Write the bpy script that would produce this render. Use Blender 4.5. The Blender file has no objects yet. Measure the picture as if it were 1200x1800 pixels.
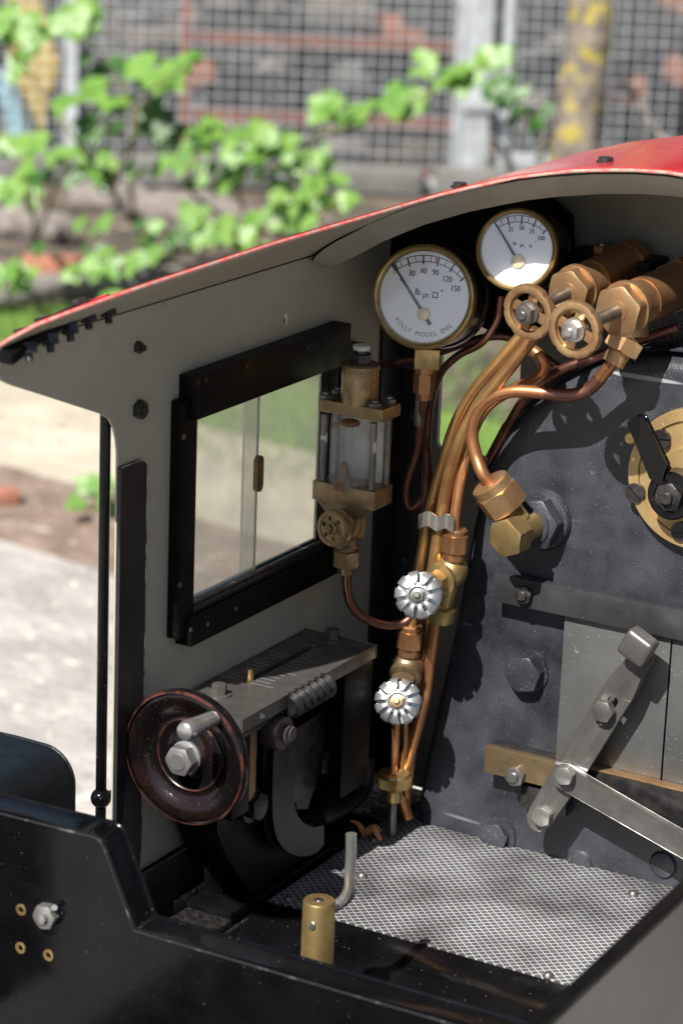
import bpy, bmesh, math, random
from math import sin, cos, pi, radians, sqrt, atan2
from mathutils import Vector as V, Matrix
from mathutils.geometry import tessellate_polygon
random.seed(7)
S = 0.01                      # all coordinates below are written in centimetres
sc = bpy.context.scene
COL = sc.collection

# ------------------------------------------------------------------ camera
YAW, PITCH, ROLL, F = radians(29.17), radians(16.73), radians(2.207), 4753.0
FW = V((-sin(YAW)*cos(PITCH), cos(YAW)*cos(PITCH), -sin(PITCH)))
R0 = V((cos(YAW), sin(YAW), 0)); U0 = R0.cross(FW)
RT = R0*cos(ROLL) + U0*sin(ROLL); UP = -R0*sin(ROLL) + U0*cos(ROLL)
CAM = V((61.4185, -95.9922, 38.4254))
cd = bpy.data.cameras.new('camera'); cam = bpy.data.objects.new('camera', cd); COL.objects.link(cam)
m = Matrix((RT, UP, -FW)).transposed().to_4x4(); m.translation = CAM*S
cam.matrix_world = m
cd.sensor_fit = 'VERTICAL'; cd.sensor_height = 33.4; cd.sensor_width = 22.3; cd.lens = F/1800*33.4
cd.clip_start = 0.02; cd.clip_end = 500
cd.dof.use_dof = True; cd.dof.focus_distance = 1.235; cd.dof.aperture_fstop = 12
sc.camera = cam
# ------------------------------------------------------------------ world, sun, exposure
w = bpy.data.worlds.new('World'); sc.world = w; w.use_nodes = True
nt = w.node_tree; bg = nt.nodes['Background']
sky = nt.nodes.new('ShaderNodeTexSky'); sky.sky_type = 'NISHITA'; sky.sun_disc = False
SUN = V((-0.03, -1, 1.10)).normalized()
sky.sun_elevation = math.asin(SUN.z); sky.sun_rotation = atan2(SUN.x, SUN.y) % (2*pi)
nt.links.new(sky.outputs[0], bg.inputs[0]); bg.inputs[1].default_value = 0.055
ld = bpy.data.lights.new('sun', 'SUN'); ld.energy = 5.0; ld.angle = radians(0.5); ld.color = (1, 0.955, 0.88)
sun = bpy.data.objects.new('sun', ld); COL.objects.link(sun)
sun.rotation_euler = SUN.to_track_quat('Z', 'Y').to_euler()
sc.view_settings.view_transform = 'Standard'; sc.view_settings.look = 'None'
sc.view_settings.exposure = 0.95; sc.view_settings.gamma = 1

# ------------------------------------------------------------------ pixel measurements -> points on known planes
def at(u, v, x=None, y=None, z=None, d=None):
    r = RT*((u-600)/F) + UP*(-(v-900)/F) + FW
    if d is not None: t = d
    elif x is not None: t = (x-CAM.x)/r.x
    elif y is not None: t = (y-CAM.y)/r.y
    else: t = (z-CAM.z)/r.z
    return CAM + r*t
def cpp(p): return (V(p)-CAM).dot(FW)/F        # centimetres per photo pixel at p
X, Y, Z = V((1,0,0)), V((0,1,0)), V((0,0,1))

# ------------------------------------------------------------------ materials
def lnk(t, a, b): t.links.new(a, b)
def mat(name, c1, c2=None, sc1=1.0, metal=0.0, rough=0.5, rough2=None, bump=0.0, bscale=8.0, detail=6,
        speck=None, coat=0.0, lo=0.35, hi=0.65, scratch=None, spec=0.5, aniso=None, bdist=0.02):
    m = bpy.data.materials.new(name); m.use_nodes = True; t = m.node_tree; b = t.nodes['Principled BSDF']
    tc = t.nodes.new('ShaderNodeTexCoord').outputs['Object']
    b.inputs['Metallic'].default_value = metal; b.inputs['Roughness'].default_value = rough
    b.inputs['Coat Weight'].default_value = coat; b.inputs['Coat Roughness'].default_value = 0.12
    b.inputs['Specular IOR Level'].default_value = spec
    n = t.nodes.new('ShaderNodeTexNoise'); n.inputs['Scale'].default_value = sc1*100; n.inputs['Detail'].default_value = detail
    lnk(t, tc, n.inputs['Vector'])
    if aniso:
        mp = t.nodes.new('ShaderNodeMapping'); mp.inputs['Scale'].default_value = aniso; lnk(t, tc, mp.inputs['Vector']); lnk(t, mp.outputs[0], n.inputs['Vector'])
    mr = t.nodes.new('ShaderNodeMapRange'); mr.inputs[1].default_value = lo; mr.inputs[2].default_value = hi; lnk(t, n.outputs['Fac'], mr.inputs[0])
    mx = t.nodes.new('ShaderNodeMix'); mx.data_type = 'RGBA'; lnk(t, mr.outputs[0], mx.inputs[0])
    mx.inputs[6].default_value = (*c1, 1); mx.inputs[7].default_value = (*(c2 or c1), 1)
    col = mx.outputs[2]
    if rough2 is not None:
        r = t.nodes.new('ShaderNodeMapRange'); lnk(t, mr.outputs[0], r.inputs[0]); r.inputs[3].default_value = rough; r.inputs[4].default_value = rough2
        rs = r.outputs[0]; lnk(t, rs, b.inputs['Roughness'])
    if speck:   # (scale, threshold, colour)
        for (ss, th, cc) in speck:
            n2 = t.nodes.new('ShaderNodeTexNoise'); n2.inputs['Scale'].default_value = ss*100; n2.inputs['Detail'].default_value = 3; lnk(t, tc, n2.inputs['Vector'])
            r2 = t.nodes.new('ShaderNodeMapRange'); r2.inputs[1].default_value = th; r2.inputs[2].default_value = th+0.035; lnk(t, n2.outputs['Fac'], r2.inputs[0])
            m2 = t.nodes.new('ShaderNodeMix'); m2.data_type = 'RGBA'; lnk(t, r2.outputs[0], m2.inputs[0]); lnk(t, col, m2.inputs[6]); m2.inputs[7].default_value = (*cc, 1)
            col = m2.outputs[2]
    if scratch:  # (colour, density, scale)
        cc, th, ss = scratch
        vv = t.nodes.new('ShaderNodeTexNoise'); vv.inputs['Scale'].default_value = ss*100; vv.inputs['Detail'].default_value = 2; vv.inputs['Distortion'].default_value = 0.6
        mp = t.nodes.new('ShaderNodeMapping'); mp.inputs['Scale'].default_value = (0.06, 1, 1.2); mp.inputs['Rotation'].default_value = (0.3, 0.5, 0.4)
        lnk(t, tc, mp.inputs['Vector']); lnk(t, mp.outputs[0], vv.inputs['Vector'])
        r3 = t.nodes.new('ShaderNodeMapRange'); r3.inputs[1].default_value = th; r3.inputs[2].default_value = th+0.03; lnk(t, vv.outputs['Fac'], r3.inputs[0])
        m3 = t.nodes.new('ShaderNodeMix'); m3.data_type = 'RGBA'; lnk(t, r3.outputs[0], m3.inputs[0]); lnk(t, col, m3.inputs[6]); m3.inputs[7].default_value = (*cc, 1)
        col = m3.outputs[2]
    lnk(t, col, b.inputs['Base Color'])
    if bump:
        n4 = t.nodes.new('ShaderNodeTexNoise'); n4.inputs['Scale'].default_value = bscale*100; n4.inputs['Detail'].default_value = 5; lnk(t, tc, n4.inputs['Vector'])
        bp = t.nodes.new('ShaderNodeBump'); bp.inputs['Strength'].default_value = bump; bp.inputs['Distance'].default_value = bdist*S
        lnk(t, n4.outputs['Fac'], bp.inputs['Height']); lnk(t, bp.outputs[0], b.inputs['Normal'])
    return m
MAT = {}
MAT['greyshaded'] = mat('shaded_grey_paint', (.22,.205,.165), (.15,.14,.115), .2, rough=.6, bump=.3, bscale=12, speck=[(9,.70,(.08,.06,.045))])  # darker copy of the cab grey; the front wall's shade is in its colour
MAT['grey'] = mat('grey_cab_paint', (.44,.405,.315), (.35,.325,.255), .10, rough=.45, rough2=.6, bump=.35, bscale=14, detail=12, lo=.3, hi=.7, scratch=((.22,.2,.16),.76,.5), speck=[(9,.72,(.08,.06,.045))])
MAT['greyrib'] = mat('grey_rib_paint', (.36,.345,.285), (.30,.29,.24), .5, rough=.5, bump=.2, bscale=12, speck=[(6,.71,(.09,.07,.05))])
MAT['rim'] = mat('worn_sheet_edge', (.32,.27,.22), (.55,.10,.09), 3, rough=.5)
MAT['red'] = mat('red_roof_paint', (.62,.016,.026), (.50,.03,.035), .3, rough=.16, rough2=.3, coat=.6, bump=.15, bscale=3, speck=[(7,.7,(.75,.3,.27))])
MAT['black'] = mat('black_paint', (.002,.002,.002), (.004,.004,.0045), .8, spec=.14, rough=.38, rough2=.5, bump=.25, bscale=10, speck=[(10,.73,(.1,.09,.08))])
MAT['gloss'] = mat('gloss_black_paint', (.0022,.0022,.0026), (.004,.004,.005), .5, spec=.26, rough=.1, rough2=.2, bump=.12, bscale=4, speck=[(8,.71,(.16,.15,.14)),(3,.74,(.05,.05,.055))], scratch=((.03,.03,.03),.76,.9))
MAT['strip'] = mat('satin_black_strip', (.014,.014,.015), (.020,.020,.021), .6, spec=.35, rough=.4, speck=[(11,.74,(.2,.2,.19))], scratch=((.09,.09,.09),.75,1.0))
MAT['boiler'] = mat('oily_boiler_black', (.013,.015,.020), (.042,.045,.055), .5, rough=.24, rough2=.44, bump=.45, bscale=14, detail=12, lo=.30, hi=.70, speck=[(15,.675,(.28,.28,.30)),(9,.70,(.012,.012,.014)),(1.1,.70,(.085,.065,.07))], scratch=((.24,.24,.26),.69,.9), bdist=.035)
MAT['grime'] = mat('oily_grit', (.006,.006,.006), (.015,.014,.013), 3, rough=.2, rough2=.45, bump=1.0, bscale=9, speck=[(13,.67,(.3,.27,.22))], bdist=.08)
MAT['crackle'] = mat('rough_black_lagging', (.02,.021,.026), (.045,.047,.058), 2, rough=.24, rough2=.45, bump=1.0, bscale=7, speck=[(11,.64,(.34,.34,.36))], bdist=.07)
MAT['steel'] = mat('dull_steel', (.20,.19,.18), (.13,.125,.118), 1.2, metal=.75, rough=.36, rough2=.5, bump=.15, bscale=12, scratch=((.6,.59,.57),.68,1.2), speck=[(9,.7,(.2,.15,.12))])
MAT['bright'] = mat('bright_steel', (.46,.455,.44), (.36,.35,.335), 1.4, metal=.8, rough=.24, rough2=.34, speck=[(10,.74,(.2,.16,.13))])
MAT['darksteel'] = mat('dark_oily_steel', (.040,.038,.039), (.07,.067,.065), 1.5, metal=.7, rough=.28, rough2=.42, bump=.2, bscale=8, speck=[(12,.68,(.4,.37,.33))])
MAT['door'] = mat('grey_door_plate', (.150,.152,.148), (.095,.098,.098), .35, metal=.55, rough=.42, rough2=.55, bump=.2, bscale=10, scratch=((.55,.55,.53),.70,.9), speck=[(1.3,.72,(.28,.275,.26)),(10,.7,(.5,.48,.45))])
MAT['brass'] = mat('dull_brass', (.50,.37,.16), (.30,.205,.085), 1.0, metal=.85, rough=.36, rough2=.48, bump=.15, bscale=9, speck=[(7,.68,(.2,.12,.06))])
MAT['brassdark'] = mat('tarnished_brass', (.30,.22,.12), (.19,.135,.075), 1.2, metal=.8, rough=.32, rough2=.5, bump=.2, bscale=8, speck=[(6,.66,(.08,.055,.04))])
MAT['case'] = mat('dark_gauge_case', (.035,.024,.014), (.018,.013,.009), 1, metal=.5, rough=.3, rough2=.42, speck=[(8,.7,(.2,.15,.08))])
MAT['dimgold'] = mat('tarnished_shaded_copper', (.36,.19,.08), (.50,.29,.11), .5, metal=.8, rough=.3, rough2=.42, speck=[(5,.68,(.14,.07,.04))])  # darker copy of the golden copper, for tarnish and for shade
MAT['rail'] = mat('worn_black_rail', (.03,.031,.034), (.05,.05,.053), .6, metal=.3, rough=.26, rough2=.4, bump=.3, bscale=8, scratch=((.3,.27,.23),.69,1.1), speck=[(6,.70,(.22,.18,.14))])
MAT['flange'] = mat('painted_brass_flange', (.46,.33,.15), (.34,.22,.10), .5, metal=.6, rough=.4, rough2=.55, bump=.2, bscale=9, speck=[(4,.68,(.5,.4,.22)),(9,.68,(.15,.09,.05))])
MAT['bronze'] = mat('bronze_fitting', (.56,.37,.19), (.33,.18,.09), .8, metal=.82, rough=.36, rough2=.48, bump=.12, bscale=9, speck=[(6,.69,(.2,.1,.06))])
MAT['bronzedark'] = mat('browned_bronze', (.27,.135,.065), (.36,.19,.085), .8, metal=.75, rough=.32, rough2=.42, speck=[(7,.7,(.12,.06,.04))])
MAT['copper'] = mat('copper_pipe', (.60,.30,.13), (.34,.14,.07), .6, metal=.82, rough=.3, rough2=.42, speck=[(5,.68,(.26,.11,.07))])
MAT['gold'] = mat('golden_copper_pipe', (.62,.38,.15), (.30,.14,.06), .4, metal=.82, rough=.33, rough2=.44, speck=[(5,.69,(.28,.15,.07))])
MAT['copperdark'] = mat('dark_heated_copper', (.12,.055,.042), (.2,.09,.065), .8, metal=.8, rough=.28, rough2=.45, speck=[(6,.68,(.05,.03,.03))])
MAT['clip'] = mat('tin_clip', (.55,.53,.48), (.40,.38,.34), .8, metal=.85, rough=.3)
MAT['knob'] = mat('bare_aluminium', (.44,.44,.44), (.32,.32,.33), 2, metal=.75, rough=.38, speck=[(7,.68,(.3,.29,.28))])
MAT['enamel'] = mat('white_dial', (.90,.90,.92), (.86,.86,.89), .5, rough=.3, speck=[(5,.76,(.6,.58,.55))])
MAT['ink'] = mat('black_ink', (.02,.02,.025), rough=.5)
MAT['redink'] = mat('red_ink', (.65,.12,.14), rough=.5)
MAT['dot'] = mat('pale_brass_dot', (.78,.62,.40), (.74,.56,.36), 1, metal=.3, rough=.4)
MAT['wheelred'] = mat('worn_wheel_paint', (.004,.003,.003), (.014,.006,.005), .45, spec=.45, rough=.08, rough2=.16, lo=.5, hi=.75, bump=.5, bscale=9, speck=[(20,.71,(.3,.27,.25))], bdist=.02)
MAT['thread'] = mat('oily_thread_steel', (.05,.048,.046), (.025,.024,.023), 2, metal=.7, rough=.3)
MAT['arm'] = mat('blued_steel_arm', (.04,.041,.046), (.065,.065,.07), 1.2, metal=.75, rough=.28, rough2=.42, bump=.2, bscale=8, speck=[(12,.7,(.3,.28,.26))])
MAT['wornglint'] = mat('scuffed_edge_glint', (.015,.015,.017), (.16,.155,.155), 1.4, rough=.35, lo=.55, hi=.78)
MAT['wornred'] = mat('worn_red_brown_edge', (.07,.02,.015), (.012,.007,.006), 1.6, rough=.3, lo=.42, hi=.58)
MAT['wornline'] = mat('worn_bright_line', (.5,.44,.38), (.12,.05,.04), 1.5, rough=.5, lo=.45, hi=.6)
MAT['boss'] = mat('purple_brown_boss', (.12,.085,.09), (.2,.16,.155), 2, metal=.6, rough=.35)
MAT['wood'] = mat('wood_splinter', (.55,.26,.10), (.38,.15,.06), 3, rough=.6)
MAT['plastic'] = mat('white_plastic', (.62,.62,.58), (.5,.5,.46), 1.5, rough=.3)
MAT['rust'] = mat('rust_stain', (.22,.09,.03), (.10,.05,.02), 5, rough=.6)
MAT['panel'] = mat('warm_grey_panel', (.26,.235,.205), (.235,.21,.185), .15, rough=.45)
MAT['leather'] = mat('crackled_black_paint', (.006,.008,.009), (.004,.005,.006), 1.2, spec=.3, rough=.38, bump=.9, bscale=2.6, bdist=.06)
def glass_mat(name, tint, dirt, amount, sc1):
    m = bpy.data.materials.new(name); m.use_nodes = True; t = m.node_tree; b = t.nodes['Principled BSDF']
    out = t.nodes['Material Output']
    b.inputs['Base Color'].default_value = (*dirt, 1); b.inputs['Roughness'].default_value = .12
    tr = t.nodes.new('ShaderNodeBsdfTransparent'); tr.inputs[0].default_value = (*tint, 1)
    n = t.nodes.new('ShaderNodeTexNoise'); n.inputs['Scale'].default_value = sc1*100; n.inputs['Detail'].default_value = 7
    lnk(t, t.nodes.new('ShaderNodeTexCoord').outputs['Object'], n.inputs['Vector'])
    mr = t.nodes.new('ShaderNodeMapRange'); mr.inputs[1].default_value = .3; mr.inputs[2].default_value = .75
    mr.inputs[3].default_value = amount[0]; mr.inputs[4].default_value = amount[1]; lnk(t, n.outputs['Fac'], mr.inputs[0])
    mx = t.nodes.new('ShaderNodeMixShader'); lnk(t, mr.outputs[0], mx.inputs[0]); tl = t.nodes.new('ShaderNodeBsdfTranslucent'); tl.inputs[0].default_value = (*dirt, 1); m3 = t.nodes.new('ShaderNodeMixShader'); m3.inputs[0].default_value = .6; lnk(t, b.outputs[0], m3.inputs[1]); lnk(t, tl.outputs[0], m3.inputs[2])
    lnk(t, tr.outputs[0], mx.inputs[1]); lnk(t, m3.outputs[0], mx.inputs[2])
    lnk(t, mx.outputs[0], out.inputs[0]); return m
MAT['glass'] = glass_mat('dusty_glass', (.93,.93,.9), (.85,.82,.72), (.25,.42), .4)
def cover_mat():
    m = bpy.data.materials.new('gauge_cover_glass'); m.use_nodes = True; t = m.node_tree; out = t.nodes['Material Output']
    t.nodes.remove(t.nodes['Principled BSDF']); tr = t.nodes.new('ShaderNodeBsdfTransparent'); gl = t.nodes.new('ShaderNodeBsdfGlossy'); gl.inputs['Roughness'].default_value = .06
    fr_ = t.nodes.new('ShaderNodeFresnel'); fr_.inputs[0].default_value = 1.5; mx = t.nodes.new('ShaderNodeMixShader')
    lnk(t, fr_.outputs[0], mx.inputs[0]); lnk(t, tr.outputs[0], mx.inputs[1]); lnk(t, gl.outputs[0], mx.inputs[2]); lnk(t, mx.outputs[0], out.inputs[0]); return m
MAT['cover'] = cover_mat()
MAT['sight'] = glass_mat('milky_sight_glass', (.92,.93,.92), (.85,.87,.85), (.14,.32), 1.2)
# diamond-mesh tread
def tread_mat():
    m = bpy.data.materials.new('diamond_mesh_tread'); m.use_nodes = True; t = m.node_tree; b = t.nodes['Principled BSDF']
    tc = t.nodes.new('ShaderNodeTexCoord').outputs['Object']
    sp = t.nodes.new('ShaderNodeSeparateXYZ'); lnk(t, tc, sp.inputs[0])
    def mth(op, a, bb=None):
        n = t.nodes.new('ShaderNodeMath'); n.operation = op
        for i, q in enumerate((a, bb)):
            if q is None: continue
            if isinstance(q, (int, float)): n.inputs[i].default_value = q
            else: lnk(t, q, n.inputs[i])
        return n.outputs[0]
    px, py = mth('MULTIPLY', sp.outputs[0], 100/0.47), mth('MULTIPLY', sp.outputs[1], 100/0.43)
    def ridge(e):
        f = mth('FRACT', e); return mth('ABSOLUTE', mth('SUBTRACT', f, .5))      # 0.5 at line, 0 mid cell
    r1, r2 = ridge(mth('ADD', px, py)), ridge(mth('SUBTRACT', px, py))
    h = mth('MAXIMUM', r1, r2)
    mr = t.nodes.new('ShaderNodeMapRange'); mr.inputs[1].default_value = .36; mr.inputs[2].default_value = .44; lnk(t, h, mr.inputs[0])
    n = t.nodes.new('ShaderNodeTexNoise'); n.inputs['Scale'].default_value = 22; n.inputs['Detail'].default_value = 10; lnk(t, tc, n.inputs['Vector'])
    nr = t.nodes.new('ShaderNodeMapRange'); nr.inputs[1].default_value = .36; nr.inputs[2].default_value = .6; lnk(t, n.outputs['Fac'], nr.inputs[0])
    n2 = t.nodes.new('ShaderNodeTexNoise'); n2.inputs['Scale'].default_value = 420; n2.inputs['Detail'].default_value = 6; lnk(t, tc, n2.inputs['Vector'])
    # ground colour between ridges
    g = t.nodes.new('ShaderNodeMix'); g.data_type = 'RGBA'; lnk(t, nr.outputs[0], g.inputs[0]); g.inputs[6].default_value = (.07,.066,.064,1); g.inputs[7].default_value = (.17,.168,.17,1)
    g2 = t.nodes.new('ShaderNodeMix'); g2.data_type = 'RGBA'; g2.blend_type = 'MULTIPLY'; g2.inputs[0].default_value = .7; lnk(t, g.outputs[2], g2.inputs[6]); lnk(t, n2.outputs['Color'], g2.inputs[7])
    wear = mth('MULTIPLY', mr.outputs[0], mth('ADD', mth('MULTIPLY', nr.outputs[0], .65), .35))
    c = t.nodes.new('ShaderNodeMix'); c.data_type = 'RGBA'; lnk(t, wear, c.inputs[0]); lnk(t, g2.outputs[2], c.inputs[6]); c.inputs[7].default_value = (.56,.57,.60,1)
    lnk(t, c.outputs[2], b.inputs['Base Color']); b.inputs['Metallic'].default_value = .35; b.inputs['Roughness'].default_value = .45
    hh = mth('ADD', mr.outputs[0], mth('MULTIPLY', n2.outputs['Fac'], .5))
    bp = t.nodes.new('ShaderNodeBump'); bp.inputs['Strength'].default_value = .8; bp.inputs['Distance'].default_value = .04*S; lnk(t, hh, bp.inputs['Height']); lnk(t, bp.outputs[0], b.inputs['Normal'])
    return m
MAT['tread'] = tread_mat()
# outdoors
MAT['gravel'] = mat('pale_gravel_path', (.40,.37,.345), (.28,.26,.24), .12, rough=.9, detail=12, bump=1, bscale=.6, bdist=.6, speck=[(.5,.64,(.6,.55,.48)),(.7,.68,(.14,.12,.1))])
MAT['soil'] = mat('brown_soil', (.15,.105,.08), (.25,.185,.145), .18, rough=.95, detail=12, bump=1, bscale=.5, bdist=.8, speck=[(.4,.63,(.42,.36,.3)),(.6,.66,(.05,.035,.03))])
MAT['kerb'] = mat('sandy_path_edge', (.49,.44,.35), (.36,.32,.25), .08, rough=.9, detail=10, bump=.8, bscale=.4, bdist=.6, speck=[(.3,.66,(.24,.19,.15))])
MAT['turf'] = mat('mown_grass', (.115,.19,.03), (.16,.235,.05), .1, rough=.9, detail=12, bump=1, bscale=.8, bdist=1, speck=[(.6,.63,(.2,.26,.08))])
MAT['litter'] = mat('leaf_litter', (.045,.037,.028), (.13,.10,.075), .15, rough=.95, detail=12, bump=1, bscale=.3, bdist=2, speck=[(.25,.64,(.26,.21,.17)),(.35,.64,(.015,.014,.012))])
MAT['galv'] = mat('galvanised_wire', (.48,.51,.54), (.34,.36,.38), .3, metal=.3, rough=.5)
MAT['rustbar'] = mat('rusty_red_bar', (.27,.085,.05), (.17,.065,.045), .4, rough=.8)
MAT['bark'] = mat('grey_bark', (.10,.085,.07), (.19,.16,.13), .15, rough=.95, detail=10, bump=1, bscale=.3, bdist=2, speck=[(.22,.53,(.27,.22,.05)),(.4,.66,(.06,.05,.04))])
MAT['barkdead'] = mat('weathered_log', (.24,.22,.2), (.14,.125,.115), .3, rough=.95, bump=1, bscale=.5, bdist=1)
MAT['stem'] = mat('bramble_stem', (.17,.11,.06), (.12,.17,.05), .5, rough=.7)
MAT['dark'] = mat('dark_shed_wall', (.016,.017,.018), (.035,.033,.032), .03, rough=.9)
MAT['yellow'] = mat('faded_yellow_plastic', (.60,.45,.12), (.5,.34,.08), .1, rough=.6)
MAT['blue'] = mat('faded_blue_plastic', (.22,.42,.5), (.3,.48,.54), .1, rough=.6)
MAT['brick'] = mat('orange_brick', (.36,.15,.09), (.27,.12,.08), .3, rough=.9)
MAT['stone'] = mat('pale_stone', (.22,.19,.17), (.14,.12,.11), .2, rough=.9, bump=.8, bscale=.5, bdist=.6)
MAT['slab'] = mat('grey_slab', (.17,.168,.16), (.10,.098,.092), .1, rough=.9, bump=.6, bscale=.4, bdist=.5)
def leaf_mat(name, c1, c2):
    m = bpy.data.materials.new(name); m.use_nodes = True; t = m.node_tree; b = t.nodes['Principled BSDF']; out = t.nodes['Material Output']
    n = t.nodes.new('ShaderNodeTexNoise'); n.inputs['Scale'].default_value = 18; n.inputs['Detail'].default_value = 4
    lnk(t, t.nodes.new('ShaderNodeTexCoord').outputs['Object'], n.inputs['Vector'])
    mr = t.nodes.new('ShaderNodeMapRange'); mr.inputs[1].default_value = .35; mr.inputs[2].default_value = .65; lnk(t, n.outputs['Fac'], mr.inputs[0])
    mx = t.nodes.new('ShaderNodeMix'); mx.data_type = 'RGBA'; lnk(t, mr.outputs[0], mx.inputs[0]); mx.inputs[6].default_value = (*c1, 1); mx.inputs[7].default_value = (*c2, 1)
    lnk(t, mx.outputs[2], b.inputs['Base Color']); b.inputs['Roughness'].default_value = .4
    tl = t.nodes.new('ShaderNodeBsdfTranslucent'); lnk(t, mx.outputs[2], tl.inputs[0])
    ms = t.nodes.new('ShaderNodeMixShader'); ms.inputs[0].default_value = .35; lnk(t, b.outputs[0], ms.inputs[1]); lnk(t, tl.outputs[0], ms.inputs[2]); lnk(t, ms.outputs[0], out.inputs[0])
    return m
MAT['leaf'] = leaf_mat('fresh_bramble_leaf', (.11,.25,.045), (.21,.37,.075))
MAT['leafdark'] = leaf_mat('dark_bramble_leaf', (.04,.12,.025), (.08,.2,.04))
MAT['leaflime'] = leaf_mat('lime_young_leaf', (.2,.32,.07), (.15,.3,.06))

# ------------------------------------------------------------------ object helpers
def thing(name, label, cat, base, group=None):
    o = bpy.data.objects.new(name, None); o.empty_display_size = .01; COL.objects.link(o); o.location = V(base)*S
    o['label'] = label; o['category'] = cat; o['_b'] = list(V(base))
    if group: o['group'] = group
    return o
def obj(name, bm, m, parent=None, bevel=0, smooth=35, label=None, seg=2, kind=None, base=None):
    if bevel:
        bm.normal_update()
        es = [e for e in bm.edges if len(e.link_faces) == 2 and e.calc_face_angle(0) > radians(38)]
        bmesh.ops.bevel(bm, geom=es, offset=bevel, segments=seg, affect='EDGES', profile=.6)
    b = V(parent['_b']) if parent is not None else V(base or (0,0,0))
    for v in bm.verts: v.co = (v.co-b)*S
    bmesh.ops.recalc_face_normals(bm, faces=bm.faces)
    me = bpy.data.meshes.new(name); bm.to_mesh(me); bm.free()
    me.materials.append(MAT[m] if isinstance(m, str) else m)
    me.shade_smooth(); me.set_sharp_from_angle(angle=radians(smooth))
    o = bpy.data.objects.new(name, me); COL.objects.link(o)
    if parent is not None: o.parent = parent; o['_b'] = list(b)
    else: o.location = b*S; o['_b'] = list(b)
    if label: o['label'] = label
    if kind: o['kind'] = kind
    return o
def solo(name, bm, m, label, cat, base, group=None, **k):
    o = obj(name, bm, m, None, base=base, **k); o['label'] = label; o['category'] = cat
    if group: o['group'] = group
    return o
def NB(): return bmesh.new()
def fr(d, ref=None):
    d = V(d).normalized(); ref = V(ref) if ref is not None else (Z if abs(d.z) < .9 else X)
    a = ref - d*ref.dot(d); a.normalize(); return d, a, d.cross(a)      # dir, 'up', side
def ringloop(bm, pts): return [bm.verts.new(p) for p in pts]
def bridge(bm, a, b):
    n = len(a)
    for i in range(n):
        try: bm.faces.new((a[i], a[(i+1) % n], b[(i+1) % n], b[i]))
        except ValueError: pass
def lathe(bm, o, d, prof, n=32, ref=None, caps=True):
    d, a, s = fr(d, ref); o = V(o); rings = []
    for r, h in prof:
        if r <= 1e-6: rings.append(bm.verts.new(o+d*h))
        else: rings.append(ringloop(bm, [o+d*h+a*(r*cos(2*pi*i/n))+s*(r*sin(2*pi*i/n)) for i in range(n)]))
    for p, q in zip(rings, rings[1:]):
        if isinstance(p, list) and isinstance(q, list): bridge(bm, p, q)
        elif isinstance(p, list) or isinstance(q, list):
            l, c = (p, q) if isinstance(p, list) else (q, p)
            for i in range(n): bm.faces.new((l[i], l[(i+1) % n], c))
    if caps:
        for r in (rings[0], rings[-1]):
            if isinstance(r, list): bm.faces.new(r)
    return bm
def cyl(bm, a, b, r, r2=None, n=24, bev=0.0):
    a, b = V(a), V(b); L = (b-a).length; r2 = r if r2 is None else r2
    if bev: prof = [(r-bev, 0), (r, bev), (r2, L-bev), (r2-bev, L)]
    else: prof = [(r, 0), (r2, L)]
    return lathe(bm, a, b-a, prof, n)
def ball(bm, c, r, n=24, sq=1.0, d=Z):
    k = 12; return lathe(bm, c, d, [(r*sin(pi*i/k), -r*sq*cos(pi*i/k)) for i in range(k+1)], n)
def hexn(bm, o, d, R, h, ref=None, both=False, n=48, rot=0, c=.93):
    """hex nut or bolt head: R across corners / 2, chamfered at the outer end"""
    d, a, s = fr(d, ref); o = V(o); ap = R*cos(pi/6); Rt = ap*c+R*0.02; sl = 1.9
    def hr(t):
        t = (t+rot) % (pi/3); return ap/cos(t-pi/6)
    def ring(f): return ringloop(bm, [o+d*f(i)[1]+a*(f(i)[0]*cos(2*pi*i/n))+s*(f(i)[0]*sin(2*pi*i/n)) for i in range(n)])
    T = [2*pi*i/n for i in range(n)]
    drop = lambda i: (hr(T[i])-Rt)/sl
    rs = []
    if both: rs += [ring(lambda i: (Rt, 0)), ring(lambda i: (hr(T[i]), drop(i)))]
    else: rs += [ring(lambda i: (hr(T[i]), 0))]
    rs += [ring(lambda i: (hr(T[i]), h-drop(i))), ring(lambda i: (Rt, h))]
    for p, q in zip(rs, rs[1:]): bridge(bm, p, q)
    bm.faces.new(rs[0]); bm.faces.new(rs[-1]); return bm
def box(bm, lo, hi):
    lo, hi = V(lo), V(hi)
    vs = [bm.verts.new((lo.x if not i & 1 else hi.x, lo.y if not i & 2 else hi.y, lo.z if not i & 4 else hi.z)) for i in range(8)]
    for f in ((0,1,3,2),(4,6,7,5),(0,4,5,1),(2,3,7,6),(0,2,6,4),(1,5,7,3)): bm.faces.new([vs[i] for i in f])
    return bm
def obox(bm, c, ax, half):
    c = V(c); vs = []
    for i in range(8):
        p = c.copy()
        for k in range(3): p += V(ax[k])*half[k]*(1 if i >> k & 1 else -1)
        vs.append(bm.verts.new(p))
    for f in ((0,1,3,2),(4,6,7,5),(0,4,5,1),(2,3,7,6),(0,2,6,4),(1,5,7,3)): bm.faces.new([vs[i] for i in f])
    return bm
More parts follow.
